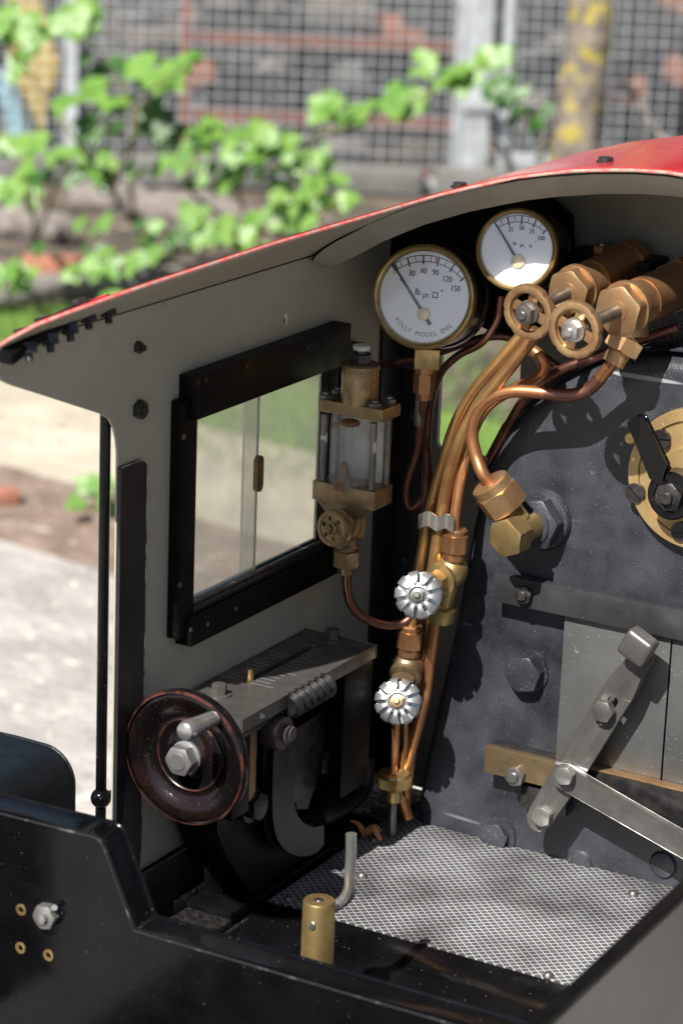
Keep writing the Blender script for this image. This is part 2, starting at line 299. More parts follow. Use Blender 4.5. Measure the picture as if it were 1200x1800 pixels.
def plate(bm, loops, fn, th):
    """flat plate with holes: loops of 2D points (outer first), fn maps 2D to 3D, th thickness vector"""
    th = V(th); tri = tessellate_polygon([[V((p[0], p[1], 0)) for p in l] for l in loops])
    flat = [p for l in loops for p in l]
    A = [bm.verts.new(fn(*p)) for p in flat]; B = [bm.verts.new(V(fn(*p))+th) for p in flat]
    for t in tri:
        for W_, s in ((A, 1), (B, -1)):
            try: bm.faces.new([W_[i] for i in t[::s]])
            except ValueError: pass
    k = 0
    for l in loops:
        n = len(l)
        for i in range(n):
            j = (i+1) % n
            try: bm.faces.new((A[k+i], A[k+j], B[k+j], B[k+i]))
            except ValueError: pass
        k += n
    return bm
def poly3(bm, pts, th):
    A = ringloop(bm, [V(p) for p in pts]); B = ringloop(bm, [V(p)+V(th) for p in pts])
    bridge(bm, A, B); bm.faces.new(A); bm.faces.new(B[::-1]); return bm
def circ(cx, cy, r, n=20, r2=None): return [(cx+r*cos(2*pi*i/n), cy+(r2 or r)*sin(2*pi*i/n)) for i in range(n)]
def rrect(x0, y0, x1, y1, r, n=5):
    o = []
    for cx, cy, a in ((x1-r, y1-r, 0), (x0+r, y1-r, pi/2), (x0+r, y0+r, pi), (x1-r, y0+r, 3*pi/2)):
        o += [(cx+r*cos(a+pi/2*i/n), cy+r*sin(a+pi/2*i/n)) for i in range(n+1)]
    return o
def smooth_path(pts, k=8):
    pts = [V(p) for p in pts]; P = [pts[0]*2-pts[1]]+pts+[pts[-1]*2-pts[-2]]; o = []
    for i in range(1, len(P)-2):
        a, b, c, d = P[i-1:i+3]
        for j in range(k):
            t = j/k; o.append(.5*((2*b)+(c-a)*t+(2*a-5*b+4*c-d)*t*t+(3*b-a-3*c+d)*t**3))
    o.append(pts[-1]); return o
def tube(bm, pts, r, n=16, k=8, straight=False, caps=True):
    P = [V(p) for p in pts] if straight else smooth_path(pts, k)
    rs = r if callable(r) else (lambda t: r)
    T = [(P[min(i+1, len(P)-1)]-P[max(i-1, 0)]).normalized() for i in range(len(P))]
    d, a, s = fr(T[0]); prev = None; first = None
    for i, p in enumerate(P):
        a = (a-T[i]*a.dot(T[i])).normalized(); s = T[i].cross(a); rr = rs(i/(len(P)-1))
        ring = ringloop(bm, [p+a*(rr*cos(2*pi*j/n))+s*(rr*sin(2*pi*j/n)) for j in range(n)])
        if prev: bridge(bm, prev, ring)
        else: first = ring
        prev = ring
    if caps: bm.faces.new(first[::-1]); bm.faces.new(prev)
    return bm
def screw_head(bm, o, d, r, h=.12, ref=None, slot=True):
    lathe(bm, o, d, [(r, 0), (r, h*.7), (r*.85, h), (0, h)], 28, ref)
    return bm

# ================================================================== GROUND AND SURROUNDINGS
GZ = -57.0
def sheet(name, pts, m, z, **k):
    bm = NB(); bm.faces.new([bm.verts.new((p[0], p[1], z)) for p in pts]); return obj(name, bm, m, None, kind='structure', **k)
sheet('ground', [(-9000,-9000),(9000,-9000),(9000,9000),(-9000,9000)], 'litter', GZ-1.2)
def gp(u, v): p = at(u, v, z=GZ); return (p.x, p.y)
def ext(pa, pb, s0, s1):
    a, b = V((*pa, 0)), V((*pb, 0)); d = (b-a).normalized(); return a-d*s0, b+d*s1
def band(name, la, lb, m, z):
    a0, a1 = ext(*la, 700, 900); b0, b1 = ext(*lb, 700, 900)
    sheet(name, [a0.xy, a1.xy, b1.xy, b0.xy], m, z)
gd_ = (V((*gp(190, 885), 0))-V((*gp(0, 832), 0))).normalized(); gn_ = V((gd_.y, -gd_.x, 0))
if gn_.dot(V((*gp(100, 1300), 0))-V((*gp(0, 832), 0))) < 0: gn_ = -gn_
def off(u, v): return V((*gp(u, v), 0)).dot(gn_)
def band(name, o0, o1, m, z):
    a, b = gn_*o0, gn_*o1; c = gd_*V((*gp(0, 832), 0)).dot(gd_)
    sheet(name, [(c+a-gd_*1500).xy, (c+a+gd_*1500).xy, (c+b+gd_*1500).xy, (c+b-gd_*1500).xy], m, z)
oa, ob, oc_, od = off(0, 535), off(0, 655), off(0, 815), off(0, 955)
band('grass', oa, ob, 'turf', GZ-.8); band('path_edge', ob, oc_, 'kerb', GZ-.4); band('soil', oc_, od, 'soil', GZ); band('path', od, od+1500, 'gravel', GZ+.4)

# background frame: points at camera depth d
def bgp(u, v, d): return at(u, v, d=d)
FD = 560.0
Hr = R0.copy(); Hd = V((-sin(YAW), cos(YAW), 0))
rwg = random.Random(2)
def wire_grid(bm, p0, wdt, hgt, sp, t):
    nx = int(wdt/sp); nz = int(hgt/sp)
    for i in range(nx+1): obox(bm, p0+Hr*(i*sp+rwg.uniform(-.16,.16))+Z*(hgt/2), ((Hr+Z*0), Hd, (Z+Hr*rwg.uniform(-.004,.004))) if 1 else (Hr, Hd, Z), (t, t, hgt/2))
    for j in range(nz+1): obox(bm, p0+Hr*(wdt/2)+Z*(j*sp)+Hd*(2*t), (Hr, Hd, Z), (wdt/2, t, t))
    return bm
def fence(u0, u1, vb, label, hgt=110):
    b = bgp(u0, vb, FD); wdt = (u1-u0)*FD/F; p0 = V((b.x, b.y, b.z))
    t = thing('mesh_fence_panel', label, 'fence', p0, 'wire mesh fence panels')
    obj('wire_mesh', wire_grid(NB(), p0, wdt, hgt, 2.62, .145), 'galv', t, smooth=20)
    bm = NB()
    for s in (-.6, wdt+.6): obox(bm, p0+Hr*s+Z*(hgt/2-3), (Hr, Hd, Z), (1.3, 1.3, hgt/2+4))
    obox(bm, p0+Hr*(wdt/2)-Z*1.2, (Hr, Hd, Z), (wdt/2, 1.2, 1.5)); obox(bm, p0+Hr*(wdt/2)+Z*(hgt+1.2), (Hr, Hd, Z), (wdt/2, 1.2, 1.3))
    obj('panel_frame', bm, 'galv', t)
fence(-520, 120, 300, 'galvanised mesh panel at the far left behind the broad bramble leaves')
fence(135, 796, 292, 'galvanised mesh panel with rusty red bars showing through it')
fence(885, 1560, 270, 'galvanised mesh panel behind the lichen covered tree trunk')
b = bgp(832, 315, FD-2)
bm = NB(); obox(bm, b+Z*55, (Hr, Hd, Z), (2.5, 1.6, 62)); obox(bm, b+Z*55-Hr*4.0+Hd*1, (Hr, Hd, Z), (.9, 1.0, 60))
obox(bm, b+Z*16-Hd*2.2, (Hr, Hd, Z), (3.6, .5, 1.6)); obox(bm, b-Z*4, (Hr, Hd, Z), (5, 4, 1.2))
solo('fence_post', bm, 'galv', 'pale galvanised post between the two big mesh panels', 'fence post', b-Z*5, bevel=.3)
# rusty frame behind the mesh
b = bgp(320, 300, FD+9); k = (FD+9)/F
t = thing('rusty_frame', 'rusty red metal frame of crossbars leaning behind the mesh fence', 'metal frame', b)
for du in (0, 490):
    bm = NB(); obox(bm, b+Hr*(du*k)+Z*45, (Hr, Hd, Z), (1.0, 1.0, 47)); obj('upright', bm, 'rustbar', t)
for dv in (8, 100, 232, 330):
    bm = NB(); obox(bm, b+Hr*(245*k)+Z*(dv*k)+Hd*.5, (Hr, Hd, Z), (245*k, .9, 1.0)); obj('crossbar', bm, 'rustbar', t)
# shed wall far behind with clutter
b = bgp(600, 330, FD+75)
bm = NB(); obox(bm, b+Z*90+Hd*6, (Hr, Hd, Z), (260, 4, 130))
for i in range(-25, 26): obox(bm, b+Hr*(i*10)+Z*90+Hd*1.5, (Hr, Hd, Z), (.6, .8, 130))
solo('shed_wall', bm, 'dark', 'dark boarded shed wall far behind the fence', 'wall', b-Z*38)
rnd = random.Random(11)
cl = [('slab','grey block','block'),('stone','pale rough stone','stone'),('brick','reddish brick','brick'),('barkdead','weathered timber','timber')]
pos = ['high on the left', 'low on the left', 'left of the rusty frame', 'inside the rusty frame at the top', 'inside the rusty frame in the middle', 'inside the rusty frame low down', 'near the fence post', 'right of the fence post', 'behind the tree trunk', 'at the far right']
cnt = 0
for i in range(74):
    u = rnd.uniform(60, 1250); v = rnd.uniform(-30, 290); d = FD+rnd.uniform(18, 55)
    if i % 5 == 0: continue
    if 880 < u and rnd.random() < .55: continue
    p = bgp(u, v, d); h = V((rnd.uniform(2.2, 9), rnd.uniform(1.5, 4), rnd.uniform(1.0, 3.4)))
    an = rnd.uniform(-.5, .5); ax = (Hr*cos(an)+Z*sin(an), Hd, -Hr*sin(an)+Z*cos(an))
    mk = rnd.choice(['slab','slab','slab','stone','brick','barkdead','barkdead'])
    bm = NB(); obox(bm, p, ax, h)
    nm = dict(slab='concrete_lump', stone='rough_stone', brick='brick', barkdead='timber_offcut')[mk]
    kd = dict(slab='grey concrete lump', stone='pale rough stone', brick='reddish brick', barkdead='weathered timber offcut')[mk]
    wh = ['behind the leaves at far left', 'left of the rusty frame', 'inside the left half of the rusty frame', 'inside the right half of the rusty frame', 'just left of the fence post', 'between fence post and tree', 'right of the tree trunk'][[u < 150, u < 320, u < 540, u < 740, u < 860, u < 1010, True].index(True)]
    hh = 'near the top' if v < 70 else ('at mid height' if v < 180 else 'near the foot')
    lb_ = ('wide ' if h.x > 6 else ('short ' if h.x < 4 else ''))+kd+' '+wh+', '+hh
    solo(nm, bm, mk, lb_, nm.replace('_', ' '), p-Z*h.z, 'rubble heaped behind the fence: '+lb_, bevel=.5)
bm = NB(); p = bgp(478, 120, FD+6); ball(bm, p, 3.4, 16, .62); 
solo('pale_stone', bm, 'stone', 'smooth pale pink stone hanging behind the mesh below the upper rusty bar', 'stone', p-Z*2)
# yellow and blue junk at left
p = bgp(62, 90, FD+12)
bm = NB(); poly3(bm, [p+Hr*-5+Z*-8, p+Hr*3.5+Z*-8, p+Hr*4.5+Z*-2, p+Hr*0+Z*12, p+Hr*-6+Z*12], Hd*3)
poly3(bm, [p+Hr*-2.5+Z*-16, p+Hr*1.5+Z*-16, p+Hr*1.8+Z*-8.1, p+Hr*-3+Z*-8.1], Hd*3)
solo('yellow_container', bm, 'yellow', 'faded yellow plastic container behind the fence at the top left', 'container', p-Z*16, bevel=.4)
p = bgp(18, 190, FD+10)
bm = NB(); tube(bm, [p+Z*8-Hr*3, p+Z*2, p-Z*6+Hr*2, p-Z*14+Hr*3.5], 2.4); 
solo('blue_hose', bm, 'blue', 'pale blue plastic tube drooping behind the fence at the left edge', 'tube', p-Z*15)
# kerb of slabs along the fence foot, log, bricks
b = bgp(500, 322, FD-6)
for i, (s, wd) in enumerate(((-52, 16), (-18, 15), (14, 14), (44, 13), (72, 12))):
    bm = NB(); c = b+Hr*s; obox(bm, V((c.x, c.y, GZ+1.6+.3*(i % 2))), (Hr, Hd, Z), (wd, 5.5, 2.4))
    solo('edging_slab', bm, 'slab', ['grey edging slab under the broad bramble leaves', 'grey edging slab below the rusty frame corner', 'grey edging slab left of the fence post', 'grey edging slab at the foot of the fence post', 'grey edging slab left of the tree trunk'][i], 'slab', (c.x, c.y, GZ-1), 'edging slabs along the fence', bevel=.5)
pa, pb = at(-60, 528, z=GZ+2), at(370, 478, z=GZ+2)
bm = NB(); tube(bm, [pa, pa.lerp(pb, .4)+Z*.6, pa.lerp(pb, .7), pb], lambda t: 2.6-.9*t, 12)
solo('fallen_log', bm, 'barkdead', 'grey weathered log lying along the far edge of the grass', 'log', pa-Z*3)
p = at(98, 476, z=GZ+2); bm = NB(); obox(bm, p, (Hr, Hd, Z), (5.5, 3, 2.3)); solo('loose_brick', bm, 'brick', 'loose orange brick lying beyond the grey log', 'brick', p-Z*2.3, bevel=.4)
p = at(8, 872, z=GZ+1); bm = NB(); obox(bm, p, ((Hr*.9+Hd*.44), (Hd*.9-Hr*.44), Z), (1.7, 1.2, 1.0)); solo('brick_fragment', bm, 'brick', 'broken piece of orange brick on the brown soil beside the path', 'brick', p-Z*1.3, bevel=.4)
for i, (u, v, r) in enumerate(((205, 352, 6), (345, 372, 7), (45, 395, 6), (520, 392, 5))):
    p = at(u, v, z=GZ+1.5); bm = NB(); bmesh.ops.create_icosphere(bm, subdivisions=3, radius=1)
    for q in bm.verts: q.co = V((q.co.x*r*1.5, q.co.y*r, q.co.z*r*.55))*(1+.18*sin(q.co.x*7+i)+.12*sin(q.co.y*9))+p
    solo('boulder', bm, 'stone', ['flat pale boulder below the broad leaves', 'flat pale boulder in the middle of the brambles', 'flat pale boulder nearest the left edge', 'small pale boulder nearest the red roof'][i], 'stone', p-Z*2, 'boulders in the undergrowth')
# tree trunk with limbs and a crown high above
p = bgp(1012, 335, 500); base = V((p.x, p.y, GZ-1))
t = thing('tree', 'grey tree with yellow lichen on its trunk in front of the fence', 'tree', base)
bm = NB(); top = base+Z*260
tp = [base-Z*3, bgp(1008, 300, 500), bgp(1024, 150, 500), bgp(1040, 0, 500), bgp(1052, -200, 500)+Z*5, top+Hr*14]
def trad(tt): return 4.8-1.2*tt+1.6*max(0, .1-tt)*10*.4+.22*sin(tt*37)
tube(bm, tp, trad, 20, 10)
for q in bm.verts: q.co += V((sin(q.co.z*.5+q.co.x), cos(q.co.z*.43), 0))*.25
obj('trunk', bm, 'bark', t)
bm = NB(); fork = tp[4]
for a in range(6):
    d = V((cos(a*1.05+.4), sin(a*1.05+.4), .9)); tube(bm, [fork.lerp(tp[5], .2+.12*a), fork.lerp(tp[5], .2+.12*a)+d*28, tp[5]+d*62], lambda q: 1.9-1.5*q, 8, 5)
obj('limb', bm, 'bark', t)
def leaves(bm, c, rad, n, size, rr, flat=.6):
    for _ in range(n):
        d = V((rr.gauss(0, 1), rr.gauss(0, 1), rr.gauss(0, 1))); d = d.normalized()*(rr.random()**.4)
        p = c+V((d.x*rad[0], d.y*rad[1], d.z*rad[2])); one_leaf(bm, p, size*rr.uniform(.7, 1.25), rr, flat)
def one_leaf(bm, p, L, rr, flat=.6, nrm=None):
    n = nrm or V((rr.uniform(-1, 1)*flat, rr.uniform(-1, 1)*flat-.35, 1)).normalized()
    a = V((rr.uniform(-1, 1), rr.uniform(-1, 1), rr.uniform(-.4, .4))); a = (a-n*a.dot(n)).normalized(); s = n.cross(a); wd = L*.42
    mid = [p+a*(L*q)-n*(L*.10*abs(q-.5)*2) for q in (0, .3, .65, 1)]
    m = [bm.verts.new(q) for q in mid]
    l = [bm.verts.new(mid[1]+s*wd+n*L*.09), bm.verts.new(mid[2]+s*wd*.8+n*L*.07)]; r = [bm.verts.new(mid[1]-s*wd+n*L*.09), bm.verts.new(mid[2]-s*wd*.8+n*L*.07)]
    for q in ((m[0], m[1], l[0]), (m[1], m[2], l[1], l[0]), (m[2], m[3], l[1]), (m[0], r[0], m[1]), (m[1], r[0], r[1], m[2]), (m[2], r[1], m[3])): bm.faces.new(q)
rr = random.Random(5); bm = NB()
for i in range(26):
    c = tp[5]+V((rr.gauss(0, 38), rr.gauss(0, 38), rr.uniform(-5, 60))); leaves(bm, c, (22, 22, 15), 60, 8, rr, 1)
obj('crown', bm, 'leafdark', t, smooth=60)
# brambles
def trifoliate(bm, p, L, rr, n=None):
    n = n or (V((rr.uniform(-.5, .5), rr.uniform(-.5, .5), 0))+V((.1, -.75, .7))).normalized()
    a = V((rr.uniform(-1, 1), rr.uniform(-.3, .3), rr.uniform(-.9, .3))); a = (a-n*a.dot(n)).normalized(); s = n.cross(a)
    for d in (a, (a*.25+s).normalized(), (a*.25-s).normalized()):
        wd = L*.46; ss = n.cross(d)
        out = [p]; 
        prof = [(.12,.28),(.32,.46),(.55,.43),(.78,.25)]
        lt = [p+d*(L*q)+ss*(L*w_)+n*(L*.07) for q, w_ in prof]; rt = [p+d*(L*q)-ss*(L*w_)+n*(L*.07) for q, w_ in prof]
        md = [p]+[p+d*(L*q) for q, w_ in prof]+[p+d*L-n*L*.12]
        M_ = [bm.verts.new(q) for q in md]; A_ = [bm.verts.new(q) for q in lt]; B_ = [bm.verts.new(q) for q in rt]
        for side in (A_, B_):
            bm.faces.new((M_[0], M_[1], side[0])); bm.faces.new((M_[4], M_[5], side[3]))
            for q in range(3): bm.faces.new((M_[q+1], M_[q+2], side[q+1], side[q]))
def bramble(label, spine, leafspots, mk, base_uv, seed, cat='bramble'):
    rr = random.Random(seed)
    base = at(*base_uv, z=GZ) if len(base_uv) == 2 else bgp(*base_uv)
    t = thing('bramble', label, cat, base, 'brambles in front of the fence')
    bm = NB()
    for sp in spine:
        P = [base]+[bgp(*q) for q in sp]; tube(bm, P, lambda q: .42-.25*q, 7, 6)
    obj('stem', bm, 'stem', t)
    for key, spots in leafspots.items():
        bm = NB()
        for (u, v, d, ru, rv, n, L) in spots:
            L *= .72
            for _ in range(max(1, int(n*.8))):
                p = bgp(u+rr.gauss(0, 1)*ru*.5, v+rr.gauss(0, 1)*rv*.5, d+rr.uniform(-9, 9)); trifoliate(bm, p, L*rr.uniform(.75, 1.25), rr)
        obj('foliage', bm, key, t, smooth=60)
bramble('tall bramble with broad pale green leaves at the upper left', [[(200,330,440),(235,200,430),(140,40,425)],[(230,300,440),(250,180,430),(330,110,430)],[(170,300,430),(60,140,425),(20,80,420)]],
    {'leaf': [(60,40,425,60,22,5,5.5),(140,30,428,50,20,5,5.5),(30,100,425,35,25,3,5.5),(145,170,425,25,22,2,7.5),(205,175,428,18,18,2,5),(270,125,430,35,14,4,5),(335,100,430,25,20,3,4.8),(315,130,432,30,10,2,5)],
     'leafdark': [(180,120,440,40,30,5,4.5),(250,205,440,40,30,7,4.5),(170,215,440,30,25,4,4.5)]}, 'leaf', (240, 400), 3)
bramble('leafy bramble mound in the centre with bright clustered leaves', [[(330,330,430),(360,260,425),(420,215,425)],[(420,330,430),(470,260,425),(520,230,425)]],
    {'leaf': [(360,235,425,40,26,6,4.6),(430,250,425,60,32,10,3.6),(490,270,428,60,36,14,3.0),(560,300,430,70,36,12,2.8),(310,285,425,35,25,4,3.8),(380,320,428,60,20,6,3.2),(560,360,435,90,26,10,2.6)],
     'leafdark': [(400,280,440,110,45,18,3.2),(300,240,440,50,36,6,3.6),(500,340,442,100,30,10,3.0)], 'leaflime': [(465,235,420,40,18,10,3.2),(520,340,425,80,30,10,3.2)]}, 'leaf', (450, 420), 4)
bramble('arching bramble shoot reaching right across the fence post', [[(540,255,430),(640,215,420),(700,185,418),(800,140,416),(890,95,415)]],
    {'leaf': [(570,195,425,35,10,4,4.8),(640,190,420,35,14,5,4.8),(700,180,418,30,16,5,4.8),(745,110,416,14,22,3,4.6),(800,135,416,30,12,5,4.6),(850,110,415,12,16,3,4.4),(890,95,415,16,8,2,4.2)],
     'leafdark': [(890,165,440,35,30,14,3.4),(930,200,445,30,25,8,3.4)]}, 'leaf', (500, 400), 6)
bramble('low bramble at the left edge above the bricks', [[(60,380,430),(40,300,425),(30,250,425)],[(80,380,430),(110,300,425),(130,270,425)]],
    {'leaf': [(35,255,425,40,30,8,3.8),(110,270,428,40,18,7,3.4),(20,325,425,40,35,9,3.6),(180,290,428,30,20,4,3.2),(250,300,430,20,15,3,3.2)],
     'leafdark': [(130,310,440,110,20,7,3.0)]}, 'leaf', (60, 430), 8)
bramble('low leafy bramble along the foot of the heap by the red roof', [[(250,440,420),(260,400,415)],[(420,400,420),(430,370,415)],[(560,380,420),(590,350,418)]],
    {'leaf': [(190,395,420,40,18,6,2.4),(340,395,420,60,24,13,2.5),(420,420,415,60,20,14,2.4),(480,385,420,80,22,16,2.6),(600,355,425,50,20,11,2.6),(250,450,410,80,14,10,2.2)],
     'leafdark': [(330,420,425,160,30,24,2.5),(120,440,420,90,20,6,2.2)], 'leaflime': [(380,395,414,90,25,16,3.0)]}, 'leaf', (300, 450), 9)
bramble('small weed growing at the edge of the soil beside the handrail', [[(170,860,330),(160,840,328)],[(185,880,330),(190,850,328)]],
    {'leaf': [(170,850,330,24,22,18,2.0),(125,885,330,16,6,6,1.8),(195,890,328,12,20,10,2.0)]}, 'leaf', (175, 905), 12, 'weed')
bramble('low green weeds beyond the log at the left edge', [[(30,470,395),(40,455,393)]],
    {'leaf': [(20,480,395,40,14,14,2.8),(190,470,395,50,12,14,2.6),(200,535,385,14,10,8,2.4)]}, 'leaf', (40, 490), 14, 'weed')
# grass tufts as stuff
rr = random.Random(3); bm = NB()
for _ in range(5200):
    u = rr.uniform(-40, 900); v0 = 540-.06*u; v1 = min(655+.43*u, 860)
    v = rr.uniform(v0, v1); p = at(u, v, z=GZ-.8); h = rr.uniform(1.0, 2.6); a = rr.uniform(0, pi); s = V((cos(a), sin(a), 0))*.16
    q = p+V((rr.uniform(-.8, .8), rr.uniform(-.8, .8), h))
    bm.faces.new((bm.verts.new(p-s), bm.verts.new(p+s), bm.verts.new(q)))
o = obj('grass_blades', bm, 'leaflime', None, kind='stuff'); o['label'] = 'short mown grass blades covering the strip beyond the path'; o['category'] = 'grass'
# twigs on the litter at right of the post
for i, (u, v, du, dv) in enumerate(((900, 300, -40, -60), (945, 285, 30, -90), (1120, 220, 60, 40), (1095, 150, 50, 70))):
    a_, b_ = bgp(u, v, 520), bgp(u+du, v+dv, 512); bm = NB(); tube(bm, [a_, a_.lerp(b_, .5)+Z*1.2, b_], lambda q: .9-.5*q, 8, 5)
    solo('fallen_branch', bm, 'barkdead', ['bare branch leaning beside the foot of the fence post', 'bare branch between the post and the tree trunk', 'bare branch right of the tree trunk, lower one', 'bare branch right of the tree trunk, upper one'][i], 'branch', a_, 'bare branches by the fence')

# ================================================================== CAB
def zr(x):
    x = abs(x-17.5); x = 17.5-x
    K = [(-1.2,12.75),(-.5,13.45),(0,13.85),(1.7,14.98),(3.2,15.8),(5,16.72),(7.4,17.68),(10.2,18.57),(13,19.2),(15.6,19.55),(17.5,19.65)]
    for (a, za), (b, zb) in zip(K, K[1:]):
        if x <= b: break
    t = (x-a)/(b-a)
    return za+(zb-za)*t
cab = thing('cab', 'grey painted steam engine cab with red roof and sliding side window', 'engine cab', (17.5, 7, -15))
# side wall with window hole and small hole
outer = [(-13.55,13.3),(-13.6,12.9),(-13.4,12.55),(-12.9,12.3),(-6.5,9.75),(-6.0,9.45),(-5.65,9.0),(-5.42,8.4),(-5.32,7.8),(-5.32,-15.2),(19.4,-15.2),(19.4,13.75),(-6,13.85),(-10,13.7)]
hp = at(502, 562, x=0)
bm = NB(); plate(bm, [outer, [(-.2,-.7),(11.5,-.7),(11.5,9.1),(-.2,9.1)], circ(hp.y, hp.z, .17, 16, .3)], lambda a, b: (0, a, b), (-.1, 0, 0))
obj('side_wall', bm, 'grey', cab, bevel=.02, seg=1)
# front wall (spectacle plate)
top = [(x, zr(x)-.15) for x in [34.6-.6*i for i in range(57)] if 0 < x < 34.8]
fo = [(0.02,-15.2),(34.9,-15.2)]+top+[(.02, zr(0)-.1)]
bm = NB(); plate(bm, [fo, rrect(2.25,2.95,6.6,9.6,.35), rrect(28.4,2.95,32.75,9.6,.35)], lambda a, b: (a, 19.42, b), (0, .3, 0))
obj('front_wall', bm, 'greyshaded', cab)
# right-hand side wall (mirrored, outside the picture)
bm = NB(); plate(bm, [[p for p in outer], [(-.2,-.7),(11.5,-.7),(11.5,9.1),(-.2,9.1)]], lambda a, b: (35, a, b), (.25, 0, 0))
obj('side_wall', bm, 'grey', cab)
# roof: opening edge plan curve
def yed(x):
    x = 17.5-abs(x-17.5)
    K = [(-1.2,-12.0),(-.5,-13.0),(0,-13.7),(.7,-13.8),(1.6,-13.3),(2.7,-11.2),(3.5,-8.8),(4.1,-6),(4.9,-2),(5.9,2.7),(6.7,6.3),(7.4,8.3),(8.6,9.5),(10.5,9.9),(12,10),(17.5,10)]
    for (a, za), (b, zb) in zip(K, K[1:]):
        if x <= b: break
    return za+(zb-za)*(x-a)/(b-a)
def roof_layer(bm, z0, z1, yoff, xs):
    NY = 26; T = []; B = []
    for x in xs:
        y0 = yed(x)+yoff; T.append([bm.verts.new((x, y0+(22.3-y0)*j/NY, zr(x)+z1)) for j in range(NY+1)]); B.append([bm.verts.new((x, y0+(22.3-y0)*j/NY, zr(x)+z0)) for j in range(NY+1)])
    for i in range(len(xs)-1):
        for j in range(NY):
            bm.faces.new((T[i][j], T[i+1][j], T[i+1][j+1], T[i][j+1])); bm.faces.new((B[i][j], B[i][j+1], B[i+1][j+1], B[i+1][j]))
        bm.faces.new((T[i][0], B[i][0], B[i+1][0], T[i+1][0])); bm.faces.new((T[i][NY], T[i+1][NY], B[i+1][NY], B[i][NY]))
    for i in (0, -1):
        for j in range(NY): bm.faces.new((T[i][j], T[i][j+1], B[i][j+1], B[i][j]))
xs = [-1.2,-.9,-.5,-.25,0,.35,.7,1.1,1.6,2.1,2.6,3.1,3.6,4.1,4.6,5,5.4,5.8,6.2,6.6,7,7.5,7.9,8.4,9,9.7,10.5,11.2,12,13,14,15,16,17,17.5]
xs = xs+[35-x for x in xs[-2::-1]]
bm = NB(); roof_layer(bm, .05, .2, 0, xs); roof = obj('roof', bm, 'red', cab, smooth=50)
bm = NB(); roof_layer(bm, -.04, .045, -.03, xs); obj('roof_lining', bm, 'grey', roof, smooth=50)
# worn edge beading
bm = NB(); P = [V((x, yed(x)-.03, zr(x)+.07)) for x in xs if 0 <= x <= 35]
tube(bm, P, .085, 8, straight=True); obj('roof_edge', bm, 'rim', roof)
# rib behind the opening edge, leaning forward
bm = NB(); rx = [.35,.5,.9,1.5,2.2,3.2,4.2,5.2,6.4,7.6,9,10.5,12,14,16,17.5]; rx = rx+[35-x for x in rx[-2::-1]]
ra = []; 
for i, x in enumerate(rx):
    dd = min(i, len(rx)-1-i); h = [.45,.75,.95,1.02][min(dd, 3)]; zc = zr(x)-.62 if x < 3 else zr(x)-.55
    f = lambda s, t_: V((x, 10.35+.55*s+.12*t_, zc-h*.5*s+.0*t_))
    ra.append([f(-1, 0), f(1, 0), f(1, 3), f(-1, 3)])
prev = None
for q in ra:
    l = ringloop(bm, q)
    if prev: bridge(bm, prev, l)
    else: bm.faces.new(l)
    prev = l
bm.faces.new(prev); obj('roof_rib', bm, 'greyrib', cab, smooth=50)
bm = NB(); tube(bm, [q[3]+V((0, -.42, .03)) for q in ra], .05, 6, straight=True); obj('rib_shadow_gap', bm, 'black', cab)  # black line standing in for the shadow gap above the rib
bm = NB(); tube(bm, [V((.03, y_, 13.82)) for y_ in (-9, -5, 0, 5, 10, 12)], .045, 6, straight=True); obj('roof_joint', bm, 'black', cab)
# roof bolts
def roof_bolt(u, v, yy, R=.28):
    p = None
    best = None
    for i in range(400):
        y_ = yy-14+i*.08; q = at(u, v, y=y_)
        if -0.9 < q.x < 17.5:
            e = abs(q.z-(zr(q.x)+.22))
            if best is None or e < best[0]: best = (e, q)
    q = best[1]; bm = NB(); hexn(bm, q-Z*.05, Z, R, .26); obj('roof_bolt', bm, 'darksteel', roof)
q = V((15.3, 13, zr(15.3)+.2))
for (x_, y_) in ((13.6, 12.1), (7.8, 9.6)):
    bm = NB(); hexn(bm, V((x_, y_, zr(x_)+.19)), Z, .36, .22); cyl(bm, V((x_, y_, zr(x_)+.17)), V((x_, y_, zr(x_)+.24)), .42); obj('roof_bolt', bm, 'darksteel', roof)
# hinge strip under the tip of the roof with nuts
bm = NB(); sp = []
for i in range(9):
    t_ = i/8; sp.append(at(8+i*24.5, 632-105*t_+ -16*sin(pi*t_), x=.55))
for a_, b_ in zip(sp, sp[1:]):
    d_ = (b_-a_); obox(bm, (a_+b_)/2, (d_.normalized(), X, d_.normalized().cross(X)), (d_.length/2, .38, .2))
hinge = obj('hinge_strip', bm, 'black', cab, bevel=.04)
for (u, v) in ((47, 612), (85, 596), (120, 577), (152, 556), (187, 546)):
    p = at(u, v, x=.75); bm = NB(); hexn(bm, p+V((0, .05, .18)), V((.35, -.15, -.9)), .38, .42); cyl(bm, p+V((0, .05, .1)), p+V((.22, -.1, -.48)), .16); obj('nut', bm, 'darksteel', hinge)
for (u, v) in ((40, 583), (76, 563), (141, 531)):
    p = at(u, v, x=.2); bm = NB(); hexn(bm, p-Z*.16, V((-.3, 0, .95)), .33, .3); obj('bolt_head', bm, 'darksteel', hinge)
bm = NB(); p0, p1 = at(52, 590, x=.3), at(185, 524, x=.3)
tube(bm, [p0, p0.lerp(p1, .33)+Z*.12, p0.lerp(p1, .66)+Z*.1, p1], .16, 8); obj('roof_tip_edge', bm, 'red', roof)
# wall bolts
p = at(241, 610, x=0); bm = NB(); hexn(bm, p, X, .27, .22); cyl(bm, p, p+X*.42, .13); obj('wall_bolt', bm, 'darksteel', cab)
p = at(243, 719, x=0); bm = NB(); hexn(bm, p, X, .43, .3); cyl(bm, p, p+X*.42, .2, bev=.04); obj('wall_nut', bm, 'darksteel', cab)
